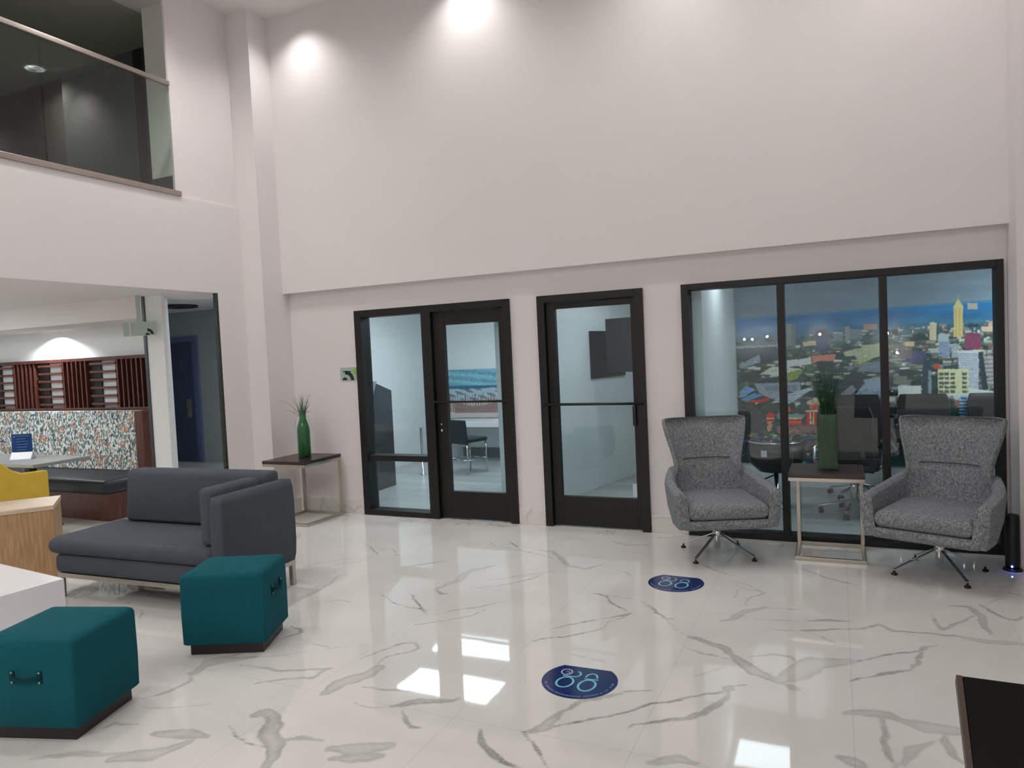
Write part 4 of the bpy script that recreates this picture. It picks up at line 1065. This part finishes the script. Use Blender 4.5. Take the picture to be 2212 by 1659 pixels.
PG([(1995, 770), (2012, 785), (2010, 850), (1990, 850)], (36, 52, 62)); R_(2005, 800, 2012, 852, (112, 120, 128)); PG([(2112, 760), (2122, 758), (2134, 840), (2122, 842)], (36, 50, 54))
R_(2074, 855, 2090, 1000, (52, 98, 140))
for y in range(856, 1000, 7): R_(2072, y, 2098, y+2, (196, 206, 212))
R_(2089, 855, 2092, 1000, (196, 206, 212)); R_(1940, 833, 1990, 852, (186, 184, 176)); R_(1930, 812, 1960, 830, (96, 100, 90)); R_(1920, 855, 1975, 880, (146, 130, 126)); R_(1938, 882, 1975, 900, (184, 190, 196))
for i in range(30): R_(1920+rr.uniform(0, 60), 856+rr.uniform(0, 24), 1926+rr.uniform(0, 60), 858+rr.uniform(0, 26), rr.choice([(110, 96, 92), (190, 176, 166)]))
for i in range(5200):
    x = rr.uniform(1585, 2255); d = 46+rr.random()*320; y = 689-.072*(x-1590)+d
    ix, iy = int(x-MX0), int(y-MY0)
    if iy >= IMG.shape[0]-3 or ix >= IMG.shape[1]-8: continue
    w, h = rr.uniform(1, 2+d/55), rr.uniform(1, 1.2+d/110); c = IMG[iy, ix]*rr.uniform(.62, 1.32)+rr.uniform(-10, 14)
    R_(x, y, x+w, y+h, c)
g_ = IMG.copy(); IMG[1:-1, 1:-1] = (g_[1:-1, 1:-1]*2+g_[:-2, 1:-1]+g_[2:, 1:-1]+g_[1:-1, :-2]+g_[1:-1, 2:])/6
IMG += rng.normal(0, 3, IMG.shape[:2])[..., None]
IMG[:] = np.clip(IMG, 8, 255)
def mural(P):
    d = P-CAMP; z = d@FW; px = W/2+FPX*(d@RR)/z; py = H/2-FPX*(d@UU)/z
    ix = np.clip((px-MX0).astype(int), 0, IMG.shape[1]-1); iy = np.clip((py-MY0).astype(int), 0, IMG.shape[0]-1)
    c = s2l(IMG[iy, ix]*1.02)
    g = c.mean(1, keepdims=True); c = g+(c-g)*1.22
    return np.clip(c*1.9, 0.01, .9)
mu = paint_grid('city_mural', M['mural'], -1.045, 2.2, .262, 2.415, 8.50, mural, .0052, None, .018)
tag(mu, 'wall mural of a city seen from the air behind the big window', 'mural')

# ------------------------------------------------------------------ conference table and office chairs
tb_ = thing('conference_table', 'dark conference table behind the big window', 'table', (1.45, 7.45, 0))
MB().box(-1.0, 1.3, -.38, .38, .70, .74).build('tabletop', M['espresso'], tb_, bevel=.006)
for sx in (-.6, .9): MB().box(sx-.05, sx+.05, -.3, .3, 0, .70).build('leg', M['black'], tb_, bevel=.005)
def office_chair(label, loc, rz, proto=None):
    if proto:
        t = copy_tree(proto); t.location = loc; t.rotation_euler = (0, 0, rz); t['label'] = label; return t
    t = thing('office_chair', label, 'office chair', loc, rz, 'black office chairs in the meeting room')
    rg = []
    for y, w, z in ((-.26, .19, .455), (-.22, .24, .47), (0, .25, .475), (.18, .24, .47), (.24, .2, .46)):
        rg.append([(-w, y, z-.045), (w, y, z-.045), (w+.01, y, z-.02), (w-.01, y, z), (-w+.01, y, z), (-w-.01, y, z-.02)])
    MB().loft(rg).build('seat', M['leather'], t, sub=1, smooth=True)
    rg = []
    for z, y, w in ((.50, .235, .19), (.56, .25, .225), (.75, .265, .235), (.95, .29, .235), (1.03, .305, .21)):
        rg.append([(-w, y-.02, z), (-w*.5, y, z), (w*.5, y, z), (w, y-.02, z), (w, y+.025, z), (w*.5, y+.05, z), (-w*.5, y+.05, z), (-w, y+.025, z)])
    MB().loft(rg).build('backrest', M['leather'], t, smooth=True, bevel=.01)
    for s in (-1, 1):
        a = MB().tube([(s*.25, .20, .46), (s*.29, .22, .52), (s*.29, .20, .64), (s*.285, -.05, .66), (s*.27, -.17, .64), (s*.265, -.17, .5), (s*.24, -.12, .45)], .011, 8)
        a.build('armrest', M['chrome'], t, smooth=True)
    MB().lathe([(.03, .12), (.03, .30), (.02, .305), (.02, .40), (.06, .42)], n=16).build('gas_post', M['chrome'], t, smooth=True)
    MB().beam((0, 0, .41), (-.16, -.05, .385), .012, .01).build('lever', M['black'], t)
    for k in range(5):
        an = 2*PI*k/5+.3; c, s_ = math.cos(an), math.sin(an)
        lo = MB().beam((c*.02, s_*.02, .125), (c*.29, s_*.29, .07), .035, .022).build('leg', M['chrome'], t, bevel=.004)
        cs = MB()
        for q_ in (-.014, .014): cs.tube([(c*.29-s_*(q_-.008), s_*.29+c*(q_-.008), .027), (c*.29-s_*(q_+.008), s_*.29+c*(q_+.008), .027)], .026, 12)
        cs.build('caster', M['black'], lo, smooth=True)
    return t
p0 = office_chair('black office chair right behind the square green vase', (.12, 7.30, 0), 2.9)
office_chair('black office chair by the mural, leftmost of the row behind the table', (.18, 8.12, 0), .0, p0)
office_chair('black office chair by the mural, in the middle of the row behind the table', (.80, 8.12, 0), .0, p0)
office_chair('black office chair by the mural at the right end of the window', (1.42, 8.12, 0), 0, p0)
bk = thing('swivel_chair', 'low dark bucket swivel chair with chrome rim and white tag in the window', 'swivel chair', (-.58, 7.55, 0), 3.0)
rg = []
for z, w, yb in ((.34, .10, .10), (.37, .19, .19), (.44, .255, .255), (.53, .275, .275), (.63, .262, .262)):
    o_ = [(w*math.cos(a), yb*math.sin(a), z) for a in [PI*(-.12+1.24*k/16) for k in range(17)]]
    i_ = [((w-.03)*math.cos(a), (yb-.03)*math.sin(a), z+.002) for a in [PI*(-.12+1.24*(16-k)/16) for k in range(17)]]
    rg.append(o_+i_)
MB().loft(rg).build('backrest', M['leather'], bk, smooth=True)
MB().lathe([(.06, .33), (.16, .345), (.215, .40), (.22, .43), (.20, .445), (.02, .45)], n=28).build('seat', M['leather'], bk, smooth=True)
MB().tube([(.25*math.cos(a), .25*math.sin(a), .645) for a in [PI*(-.14+1.28*k/20) for k in range(21)]], .011, 8).build('rim', M['chrome'], bk, smooth=True)
MB().box(.02, .075, .281, .284, .52, .585).build('tag', M['white'], bk)
MB().lathe([(.17, 0), (.175, .006), (.03, .03), (.022, .04), (.022, .33)], n=28).build('pedestal', M['chrome'], bk, smooth=True)
MB().beam((.02, .0, .30), (.14, .06, .245), .012, .012).build('lever', M['black'], bk)

# ------------------------------------------------------------------ lights
def fill_panel(name, x0, x1, y0, y1, z, m, label):
    t = thing(name, label, 'lobby_fill', (0, 0, 0))
    MB().box(x0, x1, y0, y1, z-.012, z-.002).build('diffuser', m, t)
    f = MB().box(x0-.04, x0-.001, y0-.04, y1+.04, z-.03, z-.001).box(x1+.001, x1+.04, y0-.04, y1+.04, z-.03, z-.001).box(x0, x1, y0-.04, y0-.001, z-.03, z-.001).box(x0, x1, y1+.001, y1+.04, z-.03, z-.001)
    f.build('frame', M['white'], t)
fill_panel('lobby_fill', -4.2, -.2, -4.4, -1.4, ZC, M['fill_glow'], 'wide fill panel added unseen to the lobby ceiling behind the camera')  # unseen panel, added as the lobby's general light source

def downlight(x, y, z, energy, label, spot=100, blend=.8, size=.06, tilt=0, color=(1, .965, .94), lens='lens', r=.075):
    t = thing('downlight', label, 'light', (x, y, z-.001), 0, 'recessed downlights')
    MB().lathe([(r+.015, -.008), (r+.02, 0), (r-.005, 0), (r-.005, -.008)], n=28).build('trim_ring', M['white'], t, smooth=True)
    MB().lathe([(r-.008, -.006), (r-.008, -.003)], n=28).build('lens', M[lens], t)
    L = bpy.data.lights.new('downlight_lamp', 'SPOT'); L.energy = energy; L.spot_size = math.radians(spot); L.spot_blend = blend
    L.shadow_soft_size = size; L.color = color
    lo = bpy.data.objects.new('lamp', L); COL.objects.link(lo); lo.parent = t; lo.location = (0, 0, -.03); lo.rotation_euler = (tilt, 0, 0)
downlight(-5.02, 5.78, ZC, 42, 'recessed downlight in the lobby ceiling, left corner', 120, .9)
downlight(-3.06, 5.84, ZC, 46, 'recessed downlight in the lobby ceiling over the first door', 120, .9)
downlight(-1.10, 5.62, ZC, 40, 'recessed downlight in the lobby ceiling over the second door', 130, 1.0)
downlight(.55, 5.55, ZC, 44, 'recessed downlight in the lobby ceiling by the right wall', 130, 1.0)
for _x, _w in ((-4.6, 'at the left'), (-2.9, 'left of the middle'), (-1.2, 'right of the middle'), (.4, 'at the right')):  # second row added out of view to brighten the upper front wall
    downlight(_x, 4.75, ZC, 38, 'added wide fill lamp in the lobby ceiling, ' + _w + ' of the second row', 165, 1.0)
downlight(-5.2, 4.4, ZC, 90, 'recessed downlight in the lobby ceiling beside the balcony, nearest the corner', 130, 1.0)
downlight(-5.1, 2.6, ZC, 125, 'added fill lamp in the lobby ceiling beside the middle of the balcony', 130, 1.0)  # unseen lamp, added to wash the left wall
downlight(-5.1, .6, ZC, 125, 'added fill lamp in the lobby ceiling beside the far end of the balcony', 130, 1.0)  # likewise added out of view for the left wall
downlight(-9.15, 5.80, 2.19, 50, 'recessed downlight in the soffit above the banquette', 150, .25, .03, 0, (.95, .98, 1))
downlight(-11.4, 5.80, 2.19, 16, 'recessed downlight in the soffit at the far left of the banquette', 150, .25, .03, 0, (.95, .98, 1))
_p = onz((75, 148), ZC-.004)
downlight(_p[0], _p[1], ZC, 26, 'recessed downlight in the dark balcony ceiling', 150, .9, r=.11)
downlight(-7.2, 3.4, ZC, 34, 'second recessed downlight in the dark balcony ceiling, nearer the camera', 150, .9)
def panel(x, y, z, w, d, label, m='panel'):
    t = thing('light_panel', label, 'light', (x, y, z-.001), 0, 'flat ceiling light panels')
    MB().box(-w/2, w/2, -d/2, d/2, -.012, -.004).build('diffuser', M[m], t)
    MB().box(-w/2-.02, w/2+.02, -d/2-.02, d/2+.02, -.0035, 0).build('frame', M['white'], t)
panel(-4.42, 7.45, ROOMH, 1.22, .55, 'flat ceiling light panel just inside the first door')
panel(-4.60, 8.62, ROOMH, 1.22, .60, 'flat ceiling light panel over the stools')
lv = [o for o in bpy.data.objects if o.get('label') == 'flat ceiling light panel over the stools'][0]
for k in range(4): MB().box(-.62, .62, -.22+.14*k, -.215+.14*k+.02*(k % 2), -.05, -.0125).build('louvre_fin', M['white'], lv)
panel(-1.58, 7.5, ROOMH, .5, .75, 'hidden fill panel added behind the second glazed door')  # added where it stays hidden, to brighten this room
panel(-.74, 7.14, ROOMH, .50, .46, 'flat ceiling light panel at the left of the meeting room', 'panel2')
panel(2.15, 7.35, ROOMH, 1.2, .9, 'hidden fill panel added at the right of the meeting room')  # added behind the right wall, out of view, to light the mural
panel(-9.2, 3.4, 2.42, 2.2, .8, 'unseen fill panel added over the cafe table')  # added out of view and sized to brighten the banquette wall
panel(-10.5, 0.5, 2.42, 1.2, 1.2, 'flat ceiling light panel over the far lounge')
panel(-6.93, 7.5, 2.62, 1.1, 1.0, 'hidden fill panel added in the corridor')  # added out of sight to lift the dark corridor
# small lamps on the wall behind, whose glints show in the glazing
for i, q in enumerate(((1608, 733), (1625, 733), (1657, 727), (1771, 722), (1938, 762), (1917, 720))):
    G = ony(q, 6.239); d = G-CAMP; d = d*np.array([1, -1, 1]); P = G+d*((-6.9-6.239)/d[1])
    t = thing('wall_lamp', ('small round wall lamp at the far end of the lobby, ' + ('first', 'second', 'third', 'fifth', 'lowest', 'fourth')[i] + ' one'), 'light', tuple(P), 0, 'small lamps on the back wall')
    MB().lathe([(.002, -.03), (.022, -.022), (.03, 0), (.022, .022), (.002, .03)], n=16).build('bulb', M['bulb'], t, smooth=True)
    MB().box(-.03, .03, -.0995, -.028, -.02, .02).build('bracket', M['black'], t)

world = bpy.data.worlds.new('World'); scene.world = world; world.use_nodes = True
world.node_tree.nodes['Background'].inputs[0].default_value = (.9, .93, 1, 1); world.node_tree.nodes['Background'].inputs[1].default_value = .05

# ------------------------------------------------------------------ camera
cam = bpy.data.cameras.new('Camera'); co = bpy.data.objects.new('Camera', cam); COL.objects.link(co)
cam.sensor_width = 36; cam.sensor_fit = 'HORIZONTAL'; cam.lens = FPX/W*36
Mx = Matrix(((RR[0], UU[0], -FW[0], 0), (RR[1], UU[1], -FW[1], 0), (RR[2], UU[2], -FW[2], CH), (0, 0, 0, 1)))
co.matrix_world = Mx; cam.clip_start = .05
scene.camera = co
scene.view_settings.view_transform = 'Standard'; scene.view_settings.look = 'None'
scene.view_settings.exposure = 0.02; scene.view_settings.gamma = 1.0; scene.view_settings.use_curve_mapping = False
scene.cycles.use_denoising = True
scene.cycles.max_bounces = 10; scene.cycles.diffuse_bounces = 5; scene.cycles.glossy_bounces = 5; scene.cycles.transparent_max_bounces = 16
scene.cycles.sample_clamp_indirect = 12
scene.cycles.caustics_reflective = True
